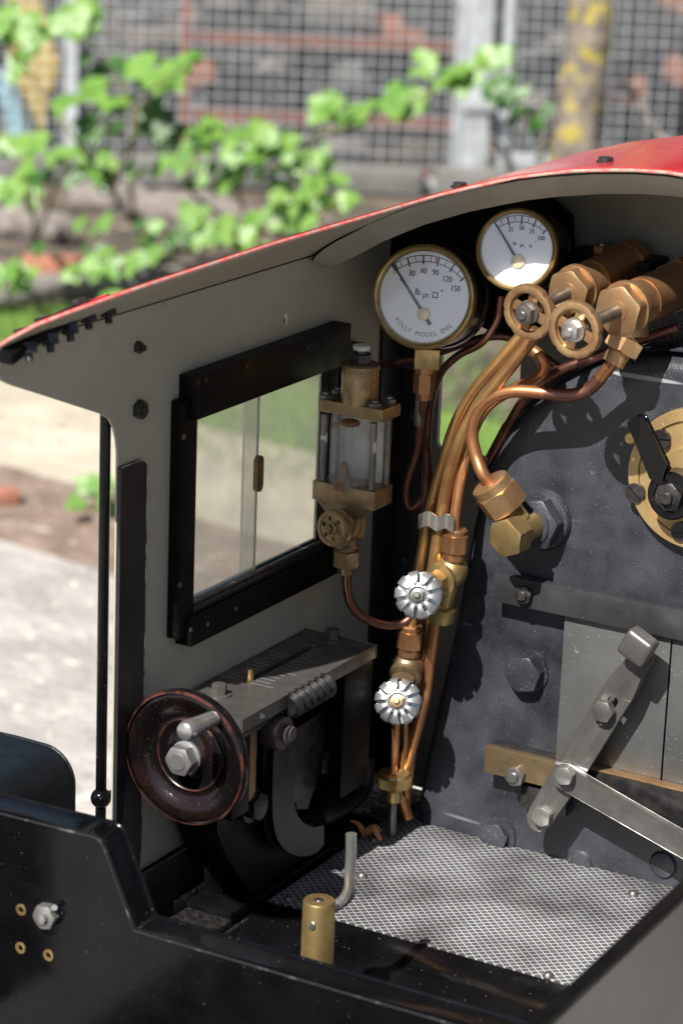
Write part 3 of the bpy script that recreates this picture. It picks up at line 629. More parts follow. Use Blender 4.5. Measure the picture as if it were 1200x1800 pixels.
# door edge strip
bm = NB(); so = [(-5.36,-15.2),(-3.35,-15.2),(-3.35,6.6),(-3.42,6.9),(-3.6,7.1),(-3.85,7.2),(-5.36,7.2)]
plate(bm, [so], lambda a, b: (.01, a, b), (.16, 0, 0)); obj('door_edge_strip', bm, 'strip', cab, bevel=.025)
bm = NB(); P = [V((.18, -5.3, 7.22)), V((.18, -3.85, 7.22)), V((.18, -3.56, 7.12)), V((.18, -3.36, 6.85)), V((.18, -3.34, 6.5)), V((.18, -3.34, -15))]
tube(bm, P, .026, 6, straight=True); obj('worn_strip_edge', bm, 'wornline', cab)
# window frame
t = obj('window', (lambda bm: (box(bm, (0, -.75, 8.42), (.95, 12.6, 10.35)), box(bm, (0.005, -1.35, -1.5), (.62, -.13, 9.3)), box(bm, (0, -.62, -2.0), (.85, 12.6, -.62)), box(bm, (0.005, 11.35, -.63), (.55, 12.3, 8.43)), bm)[-1])(NB()), 'black', cab, bevel=.05)
bm = NB(); box(bm, (.0, -.1, -.61), (.62, 11.3, -.28)); obj('window_channel', bm, 'darksteel', t, bevel=.03)
bm = NB(); box(bm, (.0, -.1, -.27), (.18, 11.3, -.08)); box(bm, (.36, -.1, -.27), (.5, 11.3, -.1)); obj('window_runner', bm, 'steel', t, bevel=.02)
bm = NB(); box(bm, (.22, -.12, -.2), (.3, 5.5, 8.5)); obj('left_pane', bm, 'glass', t)
bm = NB(); box(bm, (.06, 4.6, -.2), (.14, 11.34, 8.5)); obj('right_pane', bm, 'glass', t)
bm = NB(); box(bm, (.21, 5.5, -.2), (.31, 5.56, 8.5)); box(bm, (.05, 4.55, -.2), (.15, 4.6, 8.5)); obj('pane_edge', bm, 'plastic', t)
bm = NB(); c = at(453, 832, x=.35); plate(bm, [rrect(c.y-.28, c.z-.85, c.y+.28, c.z+.85, .27)], lambda a, b: (.31, a, b), (.16, 0, 0)); obj('pane_handle', bm, 'brassdark', t, bevel=.03)
for (u, v) in ((348, 672), (362, 668), (434, 644), (540, 610)): 
    p = at(u, v, x=.95); bm = NB(); lathe(bm, p-X*.01, X, [(.12, 0), (.12, .03), (0, .05)], 16); obj('frame_screw', bm, 'darksteel', t)
for (u, v) in ((336, 1107), (365, 1097), (415, 1070)):
    p = at(u, v, x=.85); bm = NB(); lathe(bm, p-X*.01, X, [(.12, 0), (.12, .03), (0, .05)], 16); obj('frame_screw', bm, 'steel', t)
for (u, v) in ((323, 768), (316, 1028)):
    p = at(u, v, x=.62); bm = NB(); lathe(bm, p-X*.01, X, [(.13, 0), (.13, .04), (0, .06)], 16); obj('frame_screw', bm, 'steel', t)
# corner angle between the two walls
bm = NB(); box(bm, (.01, 17.2, -15), (.2, 19.38, 12.2)); box(bm, (.2, 19.15, -15), (1.5, 19.4, 12.2)); ang = obj('corner_angle', bm, 'strip', cab, bevel=.03)
for v in (770, 880, 1022, 1155, 1290):
    p = at(655, v, x=.2); bm = NB(); hexn(bm, V((.2, 18.2, p.z)), X, .22, .18); obj('angle_bolt', bm, 'darksteel', ang)
    p = V((.9, 19.15, p.z+.7)); bm = NB(); hexn(bm, p, -Y, .22, .18); obj('angle_bolt', bm, 'darksteel', ang)

# cab floor, dark and oily, under the tread
bm = NB(); box(bm, (-.2, -.9, -15.9), (3.05, 19.4, -15.3)); box(bm, (3.06, 3.2, -15.9), (22, 19.4, -15.32)); fl = solo('cab_floor', bm, 'grime', 'oily black cab floor full of grit under the reverser', 'floor', (10, 8, -15.9), bevel=.05)
bm = NB(); box(bm, (.05, -1.5, -15.28), (2.9, 14, -14.9)); box(bm, (.05, -1.0, -14.9), (.5, 18, -14.2)); obj('floor_angle', bm, 'grime', fl, bevel=.06)
bm = NB(); box(bm, (.02, -3.3, -15.2), (.42, 17, -12.0)); obj('dark_wall_foot', bm, 'black', fl, bevel=.04)  # black strip making the foot of the wall dark
# tread plate
tr = thing('footplate', 'diamond mesh steel tread plate forming the sunlit cab floor', 'tread plate', (12, 9, -15.2))
bm = NB(); box(bm, (3.1, 3.0, -15.25), (24, 15.6, -15.0)); obj('tread', bm, 'tread', tr, bevel=.02)
for (u, v) in ((507, 1582), (657, 1478), (1112, 1572), (963, 1716), (636, 1540)):
    p = at(u, v, z=-15); bm = NB(); lathe(bm, p-Z*.02, Z, [(.27, 0), (.25, .1), (.17, .2), (0, .25)], 20); obj('screw', bm, 'steel', tr)
bm = NB(); a_ = at(640, 1468, z=-14.9); b_ = at(668, 1476, z=-14.7); c_ = at(615, 1443, z=-14.2)
tube(bm, [c_, c_.lerp(a_, .5)+Z*.25, a_+Z*.15], lambda q: .05+.12*q, 5, 4); tube(bm, [a_, a_.lerp(b_, .5)+Z*.5, b_], lambda q: .22-.1*q, 5, 4); tube(bm, [at(650, 1462, z=-14.7), at(658, 1452, z=-14.4), at(668, 1462, z=-14.6)], .12, 5, 4)
solo('wood_splinter', bm, 'wood', 'curled orange brown wood splinter lying by the back corner of the tread', 'splinter', a_)
# black rounded drag beam ahead of the tread
bm = NB(); prof = [(2.95,-15.06),(2.0,-15.1),(.6,-15.4),(-1.0,-16.2),(-2.6,-17.6),(-3.8,-19.6),(-4.4,-22),(-4.4,-26),(2.95,-26)]
xsb = [(-.2, .0), (.6, .55), (1.6, .8), (3.0, .95), (4.6, 1.0), (30, 1.0)]; prev = None
for x_, f in xsb:
    l = ringloop(bm, [V((x_, 2.95-(2.95-a_)*f, -15.06+(b_+15.06)*(1 if b_ < -25 else .55+.45*f)-(1-f)*.9)) for a_, b_ in prof])
    if prev: bridge(bm, prev, l)
    else: bm.faces.new(l)
    prev = l
bm.faces.new(prev); solo('fall_plate', bm, 'gloss', 'glossy black rounded apron between tread plate and tender', 'apron', (12, 0, -26), smooth=60)

# handrail
h0, h1 = at(188, 720, x=-.62), at(172, 1500, x=-.62); HY = at(182, 1050, x=-.62).y
hr = thing('handrail', 'slim glossy black upright handrail beside the doorway', 'handrail', (h1.x, h1.y, h1.z))
hx = h0.x
bm = NB(); cyl(bm, V((-.62, HY, h1.z-2)), V((-.62, HY, h0.z+2)), .24, n=20); obj('rail', bm, 'gloss', hr)
c = at(177, 1403, x=-.62); c.y = HY
bm = NB(); ball(bm, c, .46); cyl(bm, c, c+V((.3, 1.1, 0)), .2); obj('rail_knob', bm, 'gloss', hr)

# ================================================================== BACKHEAD
BY = 15.0; CX = 17.5
left = [(4.1,-15.1),(4.25,-13.5),(4.55,-11.5),(4.95,-9),(5.4,-6.5),(5.8,-4),(6.15,-1.4),(6.4,.6),(6.7,2.4),(7.2,4.2),(8.0,5.9),(9.2,7.4),(10.7,8.7),(12.4,9.65),(14.2,10.25),(16,10.55),(17.5,10.62)]
olb = left+[(35-x, z) for x, z in left[-2::-1]]
bh = thing('boiler_backhead', 'black oily boiler end plate facing into the cab', 'boiler', (17.5, 16, -15.2))
bm = NB()
def inset(f):
    o = []
    for x, z in olb:
        d = V((17.5-x, (0-z)*.75 if z > 0 else 0)); L = d.length or 1; d = d/L; o.append((x+d.x*f, z+(d.y*f if z > -14 else 0)))
    return o
steps = [(1.25, 0), (.8, .03), (.45, .14), (.18, .36), (.03, .7), (0, 1.1), (0, 4.4)]
prev = None
for f, dy in steps:
    l = ringloop(bm, [V((x, BY+dy, z)) for x, z in inset(f)])
    if prev: bridge(bm, prev, l)
    else: bm.faces.new(l)
    prev = l
bm.faces.new(prev); obj('end_plate', bm, 'boiler', bh, smooth=60)
def bh_hex(name, u, v, Rpx, h, m='boiler', washer=0, y=BY, rot=.3, nm=None):
    p = at(u, v, y=y-h); k = cpp(p); p.y = y; bm = NB(); hexn(bm, p, -Y, Rpx*k, h, rot=rot)
    if washer: lathe(bm, p, -Y, [(Rpx*k*washer, 0), (Rpx*k*washer, .12), (Rpx*k*.9, .14)], 32)
    return obj(name, bm, m, bh)
bh_hex('bolt', 916, 1187, 35, .75, 'boiler', 1.12)
bh_hex('bolt', 865, 1474, 28, .5, 'boiler', 1.3)
for (u, v) in ((815, 1500), (1018, 1518), (1165, 1520)):
    p = at(u, v, y=BY); bm = NB(); lathe(bm, p, -Y, [(.75, -.05), (.6, .14), (.3, .2), (0, .22)], 24); obj('rivet', bm, 'boiler', bh)
# lagging bands on top of the boiler
bm = NB()
for i, (yy, ww) in enumerate(((15.7, .9), (17.0, 1.1), (18.4, .9))):
    A = [V((x, yy-ww/2, z)) for x, z in inset(-.22) if z > 3]; B = [V((q.x, yy+ww/2, q.z)) for q in A]
    la, lb = ringloop(bm, A), ringloop(bm, B)
    for j in range(len(la)-1): bm.faces.new((la[j], la[j+1], lb[j+1], lb[j]))
obj('lagging_band', bm, 'crackle', bh, smooth=60)
# big square-ish turret block above the boiler
tu = thing('steam_manifold', 'black steam manifold block on top of the boiler with small bolted cover', 'manifold', (17.5, 18.5, 10))
a_ = at(1012, 455, y=17.8)
bm = NB(); box(bm, (a_.x, 17.8, 10.2), (23, 19.4, a_.z)); obj('block', bm, 'crackle', tu, bevel=.08)
b_ = at(1150, 440, y=17.6)
bm = NB(); box(bm, (a_.x-.3, 17.0, a_.z+.02), (b_.x, 19.3, a_.z+.42)); obj('cover', bm, 'black', tu, bevel=.04)
for (u, v) in ((1057, 410), (1104, 412), (1118, 403)):
    p = at(u, v+14, y=17.7); p.z = a_.z+.42; bm = NB(); hexn(bm, p, Z, .42, .4); lathe(bm, p+Z*.4, Z, [(.24,0),(.2,.12),(0,.14)], 16); obj('bolt', bm, 'bronzedark', tu)

# ---- regulator
rg = thing('regulator', 'brass regulator flange with black swinging handle at the right edge', 'regulator', at(1218, 845, y=BY))
c = at(1218, 845, y=14.3); k = cpp(c); R = 128*k; c.y = BY
bm = NB(); lathe(bm, c, -Y, [(R, 0), (R, .55), (R*.985, .62), (R*.84, .62), (R*.83, .5), (R*.5, .5), (R*.48, .85), (.3, .85), (0, .85)], 64); fl = obj('flange', bm, 'flange', rg)
for (u, v, a) in ((1161, 772, .1), (1116, 866, -.7), (1196, 934, .2)):
    p = at(u, v, y=14.4); p.y = 14.52; bm = NB(); r_ = 18*k
    s_ = V((cos(a), 0, sin(a))); n2 = V((-sin(a), 0, cos(a)))
    for sg in (1, -1):
        pts = [(r_*cos(q), sg*max(.045, r_*abs(sin(q)))) for q in [pi*i/14 for i in range(15)]]
        poly3(bm, [p+s_*x_+n2*z_ for x_, z_ in pts], -Y*.26)
    lathe(bm, p, -Y, [(r_, 0), (r_, .16), (0, .16)], 28)
    obj('slotted_screw', bm, 'darksteel', rg)
hc = at(1177, 872, y=13.2); k = cpp(hc)
bm = NB(); lathe(bm, hc+Y*.9, -Y, [(44*k, 0), (44*k, .85), (40*k, .95), (30*k, .95), (29*k, .7), (0, .7)], 40); h_ = obj('handle_hub', bm, 'gloss', rg)
bm = NB(); pl = [at(u, v, y=13.0) for u, v in ((1103, 743), (1116, 734), (1128, 735), (1168, 818), (1160, 850), (1142, 840))]; poly3(bm, pl, Y*.45); obj('handle', bm, 'gloss', rg, bevel=.06)
bm = NB(); hexn(bm, hc+Y*.2, -Y, 27*k, .55, rot=.2); cyl(bm, hc+Y*.2, hc-Y*.6, 11*k, bev=.04); lathe(bm, hc+Y*.22, -Y, [(33*k, 0), (33*k, .1), (20*k, .12)], 32); obj('nut', bm, 'darksteel', rg)
p = at(1107, 770, y=13.6); bm = NB(); cyl(bm, p+Y*.6, p-Y*.1, .28, bev=.05); obj('stop_pin', bm, 'brass', rg)

# ================================================================== GAUGES
def glyphs(txt, size):
    cu = bpy.data.curves.new('txt', 'FONT'); cu.body = txt; cu.size = size; cu.align_x = 'CENTER'; cu.align_y = 'CENTER'; cu.resolution_u = 3
    o = bpy.data.objects.new('txt', cu); COL.objects.link(o); bpy.context.view_layer.update()
    dg = bpy.context.evaluated_depsgraph_get(); me = bpy.data.meshes.new_from_object(o.evaluated_get(dg))
    r = ([tuple(v.co) for v in me.vertices], [tuple(p.vertices) for p in me.polygons])
    bpy.data.objects.remove(o); bpy.data.curves.remove(cu); bpy.data.meshes.remove(me); return r
def gauge(label, cu, cv, Rpx, y, nrm, roll, nums, ticks, name_arc, ratio, stem, depth, pivoff, minor, rings, legend, red=None, lower=None):
    c = at(cu, cv, y=y); k = cpp(c); R = Rpx*k; n = V(nrm).normalized()
    up = (UP-n*UP.dot(n)).normalized(); rt = up.cross(n).normalized()
    if rt.dot(RT) < 0: rt = -rt
    a = radians(roll); up, rt = up*cos(a)+rt*sin(a), rt*cos(a)-up*sin(a)
    g = thing('pressure_gauge', label, 'gauge', c-n*depth, 'pressure gauges')
    # polar(ang from up clockwise, radius in px)
    bm = NB(); lathe(bm, c, n, [(R*.86, -.12), (R*.88, -.02), (R*.90, .10), (R*.94, .16), (R*.985, .10), (R, -.05), (R, -.42), (R*.985, -.46)], 72, caps=False); obj('bezel', bm, 'brass', g)
    bm = NB(); lathe(bm, c, n, [(R*.98, -.45), (R*.96, -.55), (R*.955, -depth+.5), (R*1.0, -depth+.45), (R*1.02, -depth+.1), (R*.98, -depth), (0, -depth)], 64); obj('case', bm, 'case', g)
    bm = NB(); lathe(bm, c-n*.14, n, [(R*.885, -.06), (R*.885, 0), (0, 0)], 64); dl = obj('dial', bm, 'enamel', g)
    def P(x, yy, h): return c-n*.13+rt*(x*k)+up*(yy*k)+n*h
    U = lambda x, y_: (x*cos(a)-y_*sin(a), x*sin(a)+y_*cos(a))
    pv = U(*pivoff); nums = [(q[0], *U(q[1], q[2]), q[3]) for q in nums]; legend = [(q[0], *U(q[1], q[2]), q[3], q[4]) for q in legend]
    bm = NB()
    def seg(x0, y0, x1, y1, wd, b=bm, h=.004):
        d = V((x1-x0, y1-y0)); L = d.length; d = d/L; q = V((-d.y, d.x))*wd/2
        vs = [b.verts.new(P(x0+s*q.x, y0+s*q.y, h)) for s in (1, -1)]+[b.verts.new(P(x1+s*q.x, y1+s*q.y, h)) for s in (-1, 1)]; b.faces.new(vs)
    for rad in rings:
        A0, A1 = ticks[0], ticks[-1]; N = 48
        for i in range(N):
            t0, t1 = A0+(A1-A0)*i/N, A0+(A1-A0)*(i+1)/N
            seg(pv[0]+rad*sin(radians(t0)), pv[1]+rad*cos(radians(t0)), pv[0]+rad*sin(radians(t1)), pv[1]+rad*cos(radians(t1)), 1.5)
    for tk in ticks:
        s_, c_ = sin(radians(tk)), cos(radians(tk)); seg(pv[0]+(rings[1]-5)*s_, pv[1]+(rings[1]-5)*c_, pv[0]+(rings[0]+.8)*s_, pv[1]+(rings[0]+.8)*c_, 3.0)
    for i in range(len(ticks)-1):
        for j in range(1, minor+1):
            tk = ticks[i]+(ticks[i+1]-ticks[i])*j/(minor+1); s_, c_ = sin(radians(tk)), cos(radians(tk))
            seg(pv[0]+rings[1]*s_, pv[1]+rings[1]*c_, pv[0]+rings[0]*s_, pv[1]+rings[0]*c_, 1.3)
    obj('scale', bm, 'ink', dl)
    bm = NB()
    def put(txt, x, yy, size, rot, wx=1.0, b=bm, bold=0):
        vs, fs = glyphs(txt, size); cr, sr = cos(rot), sin(rot)
        for ox in ((0,) if not bold else (0, bold)):
            vv = [b.verts.new(P(x+(v[0]*wx+ox)*cr+v[1]*sr, yy-(v[0]*wx+ox)*sr+v[1]*cr, .004+.001*ox)) for v in vs]
            for f in fs:
                try: b.faces.new([vv[i] for i in f])
                except ValueError: pass
    for txt, x, yy, size in nums: put(txt, x, yy, size, 0, .8, bold=.7)
    for txt, x, yy, size, bd in legend: put(txt, x, yy, size, 0, .85, bold=bd)
    if name_arc:
        word, rad, a0, a1, (ox, oy), size = name_arc
        wts = {'I': .5, ' ': .8, 'L': .85, 'M': 1.35, 'O': 1.2, 'G': 1.15, 'D': 1.1, 'E': .9}
        tot = sum(wts.get(ch, 1) for ch in word); acc = 0
        for ch in word:
            wv = wts.get(ch, 1); ang = a0+(a1-a0)*(acc+wv/2)/tot; acc += wv
            if ch != ' ': put(ch, ox+rad*sin(radians(ang)), oy-rad*cos(radians(ang)), size, -radians(ang), .95)
    obj('lettering', bm, 'ink', dl)
    if red is not None:
        bm = NB(); s_, c_ = sin(radians(red)), cos(radians(red)); seg(pv[0]+rings[1]*s_, pv[1]+rings[1]*c_, pv[0]+rings[0]*s_, pv[1]+rings[0]*c_, 5, bm, .006); obj('red_line', bm, 'redink', dl)
    # needle
    na = radians(ticks[0]+1); s_, c_ = sin(na), cos(na); L = rings[0]+(-4 if lower else 2)
    bm = NB(); q = lambda f, w_: [(pv[0]+f*s_+w_*c_, pv[1]+f*c_-w_*s_), (pv[0]+f*s_-w_*c_, pv[1]+f*c_+w_*s_)]
    tail = -22 if not lower else -6
    a_, b_ = q(tail, 3.2); c2, d2 = q(0, 2.6); e2, f2 = q(L-14, 1.7); g2, h2 = q(L-13, 4 if not lower else 1.7); i2, j2 = q(L, 4 if not lower else 1.5)
    poly3(bm, [P(x_, y_, .05) for x_, y_ in (a_, c2, e2, g2, i2, j2, h2, f2, d2, b_)], n*.025); obj('needle', bm, 'ink', g)
    bm = NB(); lathe(bm, P(pv[0], pv[1], .03), n, [(Rpx*ratio*k, 0), (Rpx*ratio*k, .07), (Rpx*ratio*k*.85, .1), (0, .1)], 28); obj('needle_boss', bm, 'dot', g)
    bm = NB(); lathe(bm, c+n*.08, n, [(R*.885, -.03), (R*.885, 0), (0, .03)], 64); obj('cover_glass', bm, 'cover', g)
    bm = NB(); x0, y0 = pv[0]+(L-16)*s_-6*c_, pv[1]+(L-16)*c_+6*s_
    lathe(bm, P(x0, y0, 0), n, [(2.6*k, 0), (2.6*k, .06), (0, .08)], 12); obj('stop_pin', bm, 'dot', g)
    return g, c, k, n, up, rt
# large gauge
g1, c1, k1, n1, up1, rt1 = gauge('large brass rimmed pressure gauge reading up to 150 above the sliding window', 744, 522, 93, 12.2, (.22, -.95, .18), 9,
    [('0',-41,33,13),('30',-22,42,15),('60',0,46,15),('90',21,42,15),('120',42,30,15),('150',56,13,15)],
    [-41,-24.6,-8.2,8.2,24.6,41], ('POLLY MODEL ENG', 67, -49, 50, (4, 1), 11.5), .12, True, 3.2, (-1.3, -30), 1, (103, 92),
    [('lb',-12,9,17,.9),('pr.',4,3,15,.5),('"',31,6,14,.8)], red=4.5+8.2-7)
# square mark on the big dial, drawn as four strokes
def sq_mark(c, k, n, up, rt, x, yy, s, wd, dial):
    bm = NB(); P = lambda a, b: c-n*.13+rt*(a*k)+up*(b*k)+n*.005
    for (x0, y0, x1, y1) in ((x-s, yy-s, x+s, yy-s+wd), (x-s, yy+s-wd, x+s, yy+s), (x-s, yy-s+wd, x-s+wd, yy+s-wd), (x+s-wd, yy-s+wd, x+s, yy+s-wd)):
        bm.faces.new([bm.verts.new(P(*q)) for q in ((x0, y0), (x1, y0), (x1, y1), (x0, y1))])
    obj('square_mark', bm, 'ink', dial)
sq_mark(c1, k1, n1, up1, rt1, 19.3, 6, 5.2, 1.8, [o for o in g1.children if o.name.startswith('dial')][0])
g2, c2, k2, n2, up2, rt2 = gauge('small brass rimmed pressure gauge reading up to 100 right under the red roof', 907, 439, 73, 13.2, (.25, -.95, .20), 5,
    [('25',-10.7,36,11.5),('50',8.7,38,11.5),('75',27,31,11.5),('100',43,19,11.5)],
    [-36,-18,1,20,38.5], None, .165, False, 4.0, (1.7, -20), 1, (80, 69),
    [('lb',-4,11,10,.6),('pr.',10,8,10,.6),('"',33,11,8,.4)], lower=True)
sq_mark(c2, k2, n2, up2, rt2, 24, 8, 2.6, 1.1, [o for o in g2.children if o.name.startswith('dial')][0])
bm = NB(); a_ = at(585, 385, y=17.9); b_ = at(1005, 600, y=17.9)
pl_ = [at(u, v, y=17.9) for u, v in ((592,475),(640,440),(720,405),(800,375),(880,352),(960,345),(1002,380),(1008,500),(1000,560),(900,590),(860,580),(820,560),(640,600),(585,585))]
poly3(bm, pl_, Y*.25); solo('gauge_shade_sheet', bm, 'black', 'added black sheet standing in for shade behind the two pressure gauges', 'shade sheet', pl_[0], bevel=.05)  # black sheet added to deepen the shade behind both gauges
# stem of the large gauge
st = at(748, 600, y=12.6); 
bm = NB(); a_ = at(750, 612, y=12.6); b_ = at(750, 646, y=12.6); obox(bm, (a_+b_)/2, (X*.88+Y*.47, Y*.88-X*.47, Z), (.58, .45, .48)); obj('stem_block', bm, 'brass', g1, bevel=.05)
bm = NB(); q = V((b_.x-.1, b_.y, 0)); za, zb, zc, zd = [at(748, v, y=12.6).z for v in (644, 655, 692, 702)]
cyl(bm, V((q.x, q.y, za)), V((q.x, q.y, zb)), .5, n=24); obj('stem_collar', bm, 'bronzedark', g1)
bm = NB(); hexn(bm, V((q.x, q.y, zc)), Z, .52, zb-zc, both=True, ref=V((.5, -.87, 0)), rot=pi/6); cyl(bm, V((q.x, q.y, zd)), V((q.x, q.y, zc)), .4); obj('stem_nut', bm, 'bronzedark', g1)
SG = V((q.x, q.y, zd))

# ================================================================== STEAM VALVES
def hand_wheel(bm_rim, bm_web, c, d, R, lobes=8):
    d, a, s = fr(d); N = 96; 
    def sc_(t): return 1-.045*(max(0, cos(lobes*t))**6)
    prof = [(.98, -.13), (1.0, -.05), (1.0, .05), (.97, .13), (.86, .16), (.72, .13), (.67, 0), (.72, -.13), (.86, -.16)]
    rings = []
    for i in range(N):
        t = 2*pi*i/N; e = a*cos(t)+s*sin(t)
        rings.append(ringloop(bm_rim, [c+e*(R*r_*(sc_(t) if r_ > .9 else 1))+d*(h*R*1.15) for r_, h in prof]))
    for i in range(N): bridge(bm_rim, rings[i], rings[(i+1) % N])
    holes = []
    for j in range(4):
        a0 = j*pi/2+.45; pts = []
        for q in range(9): t = a0-.48+.96*q/8; pts.append((.66*R*cos(t), .66*R*sin(t)))
        for q in range(9): t = a0+.36-.72*q/8; pts.append((.42*R*cos(t), .42*R*sin(t)))
        holes.append(pts)
    plate(bm_web, [circ(0, 0, R*.75, 48)]+holes, lambda x_, y_: c+a*x_+s*y_-d*.06, d*.12)
    lathe(bm_web, c, d, [(R*.36, -.25), (R*.36, .1), (R*.3, .2), (0, .2)], 28)
def steam_valve(label, wu, wv, wy, Rpx, eu, ev, ey, Rb, key):
    c = at(wu, wv, y=wy); e = at(eu, ev, y=ey); k = cpp(c); R = Rpx*k; d = (c-e).normalized(); L = (c-e).length
    t = thing('steam_valve', label, 'valve', e, 'wheel valves on the steam manifold')
    br, bw = NB(), NB(); hand_wheel(br, bw, c, d, R); wh = obj('handwheel', br, 'bronze', t, smooth=50); obj('wheel_web', bw, 'bronze', wh, bevel=.03)
    bm = NB(); hexn(bm, c+d*.15, d, .44, .42); lathe(bm, c+d*.12, d, [(.52, 0), (.52, .06), (.3, .07)], 24); cyl(bm, c+d*.5, c+d*.68, .2, bev=.03); obj('wheel_nut', bm, 'bright' if key else 'steel', t)
    bm = NB(); cyl(bm, c, c-d*(L*.46), .30 if key else .26, n=24); obj('spindle', bm, 'steel', t)
    bm = NB(); g_ = c-d*(L*.36); lathe(bm, g_, -d, [(.36, 0), (.5, .02), (.5, .1), (Rb*.9, .12)], 32); hexn(bm, g_-d*.75, d, Rb*1.12, .7, both=False, rot=.2); obj('gland_nut', bm, 'bronze', t)
    bm = NB(); lathe(bm, g_-d*.75, -d, [(Rb*1.0, 0), (Rb*1.13, .03), (Rb*1.13, .3), (Rb*.95, .36), (Rb*.93, 2.3)], 40); obj('collar', bm, 'bronze', t)
    bm = NB(); lathe(bm, g_-d*2.2, -d, [(Rb*.99, 0), (Rb*1.0, L-2.2-L*.36+.2)], 40); hexn(bm, g_-d*(L*.45+1.2), -d, Rb*1.2, .7); obj('body', bm, 'bronzedark', t)
    return c, d, g_
vc2, vd2, vg2 = steam_valve('bronze wheel valve at the right with bright steel centre nut', 1011, 579, 8.5, 53, 1200, 497, 18.0, 1.08, 1)
vc1, vd1, vg1 = steam_valve('bronze wheel valve beside the small gauge, left of its twin', 930, 548, 9.6, 51, 1104, 462, 18.0, .98, 0)
# outlet block under the right valve
V2t = [o for o in bpy.data.objects if o.name.startswith('steam_valve')]
o1 = at(1105, 590, y=13.0); o2 = at(1083, 628, y=12.6)
bm = NB(); lathe(bm, vg2-vd2*1.2, o1-(vg2-vd2*1.2), [(.85, 0), (.85, (o1-(vg2-vd2*1.2)).length)], 28)
hexn(bm, o1+(o2-o1).normalized()*.1, (o2-o1), .92, .75, both=True); cyl(bm, o1, o2+(o2-o1).normalized()*.35, .52); obj('outlet_union', bm, 'bronze', V2t[0])
o3 = at(985, 535, y=13.5); o4 = at(940, 590, y=12.6)
bm = NB(); lathe(bm, vg1-vd1*1.2, (o4-(vg1-vd1*1.2)), [(.7, 0), (.6, 1.4)], 28); obj('outlet_union', bm, 'bronzedark', V2t[1])

# ================================================================== ELBOW FITTING ON THE BACKHEAD
el = thing('elbow_union', 'brass elbow union with hexagon cap screwed into the black backhead', 'pipe union', at(950, 914, y=BY))
c = at(950, 914, y=14.8); k = cpp(c); c.y = BY
bm = NB(); lathe(bm, c, -Y, [(56*k, 0), (56*k, .12), (52*k, .3), (44*k, .38), (20*k, .38)], 48); obj('washer', bm, 'boiler', el)
bm = NB(); hexn(bm, c-Y*.38, -Y, 49*k, .85, rot=.35); cyl(bm, c-Y*1.2, c-Y*1.32, 34*k); obj('back_nut', bm, 'boiler', el)
bm = NB(); tip = at(886, 947, y=11.6); d = (tip-c).normalized(); L = (tip-c).length
c0 = c-Y*1.2; d = (tip-c0).normalized(); L = (tip-c0).length
cyl(bm, c0, c0+d*(L-.8), 25*k, n=32); obj('body', bm, 'brass', el)
bm = NB(); hexn(bm, c0+d*(L-1.0), d, 36*k, 1.0, rot=.1); lathe(bm, c0+d*(L-1.3), d, [(27*k, 0), (31*k, .28), (31*k, .4)], 32); obj('end_cap', bm, 'brass', el)
j0 = c0+d*(L-1.55); j1 = at(868, 868, y=12.2); dd = (at(852, 838, y=12.1)-j0).normalized()
bm = NB(); 
prof = [(21*k, 0), (23*k, .5)]; hgt = .5
while hgt < 1.5: prof += [(23.5*k, hgt), (22*k, hgt+.05)]; hgt += .1
lathe(bm, j0, dd, prof, 32); obj('threaded_branch', bm, 'brass', el)
bm = NB(); n0 = j0+dd*1.25; hexn(bm, n0, dd, 41*k, 1.15, rot=.25, both=True); lathe(bm, n0+dd*1.13, dd, [(35*k, 0), (35*k, .4), (31*k, .47), (14*k, .47)], 36); obj('union_nut', bm, 'bronze', el)
EP = n0+dd*1.6; ED = dd

# ================================================================== PIPES
def pipe(label, pts, rpx, m, group='copper pipes in the cab', ends=None, n=18):
    P = [p if isinstance(p, V) else at(p[0], p[1], y=p[2]) for p in pts]; k = cpp(P[len(P)//2])
    bm = NB(); tube(bm, P, (lambda q: rpx(q)*k) if callable(rpx) else rpx*k, n, 8); return solo('pipe', bm, m, label, 'pipe', P[0], group)
pipe('bright copper pipe looping from the right valve down to the brass elbow union', [EP-ED*.2, EP+ED*.5, (836, 800, 12.2), (829, 765, 12.2), (838, 728, 12.2), (862, 700, 12.2), (900, 688, 12.3), (950, 690, 12.5), (1000, 695, 12.8), (1035, 683, 13.0), (1062, 655, 12.9), o2], 11.5, 'copper')
bm = NB(); P_ = [at(u, v, y=yy) for u, v, yy in ((957, 690.5, 12.53), (1000, 695, 12.8), (1033, 684.5, 13.0), (1055, 664, 12.95))]; tube(bm, P_, 11.9*cpp(P_[0]), 18); solo('heated_sleeve', bm, 'copperdark', 'dark heat stained stretch of the looping copper pipe below the right valve', 'pipe sleeve', P_[0])
pipe('pinkish copper pipe rising behind the loop from the upper small valve', [(797, 950, 12.7), (801, 900, 12.7), (812, 830, 12.9), (828, 765, 13.3), (855, 715, 13.6), (900, 685, 13.7), (940, 668, 13.7), (956, 645, 13.7), (940, 618, 13.7), (905, 608, 14.2)], 10.5, 'copper')
pipe('thick golden pipe from the left wheel valve down through the clip', [(945, 580, 12.4), (905, 632, 12.2), (860, 690, 12.2), (820, 750, 12.4), (797, 810, 12.6), (783, 870, 12.7), (773, 930, 12.7), (762, 1000, 12.9), (752, 1090, 13.6), (740, 1180, 14.2), (728, 1290, 14.6), (716, 1390, 14.8), (712, 1450, 14.9)], lambda q: 12-max(0, q-.5)*8, 'gold')
pipe('golden pipe hidden at the left of the thick one in the clip', [(915, 590, 13.6), (872, 640, 13.4), (830, 690, 13.3), (798, 750, 13.2), (776, 820, 13.1), (757, 890, 13.0), (743, 960, 12.9), (730, 1030, 12.6), (722, 1110, 12.4)], 10, 'dimgold')
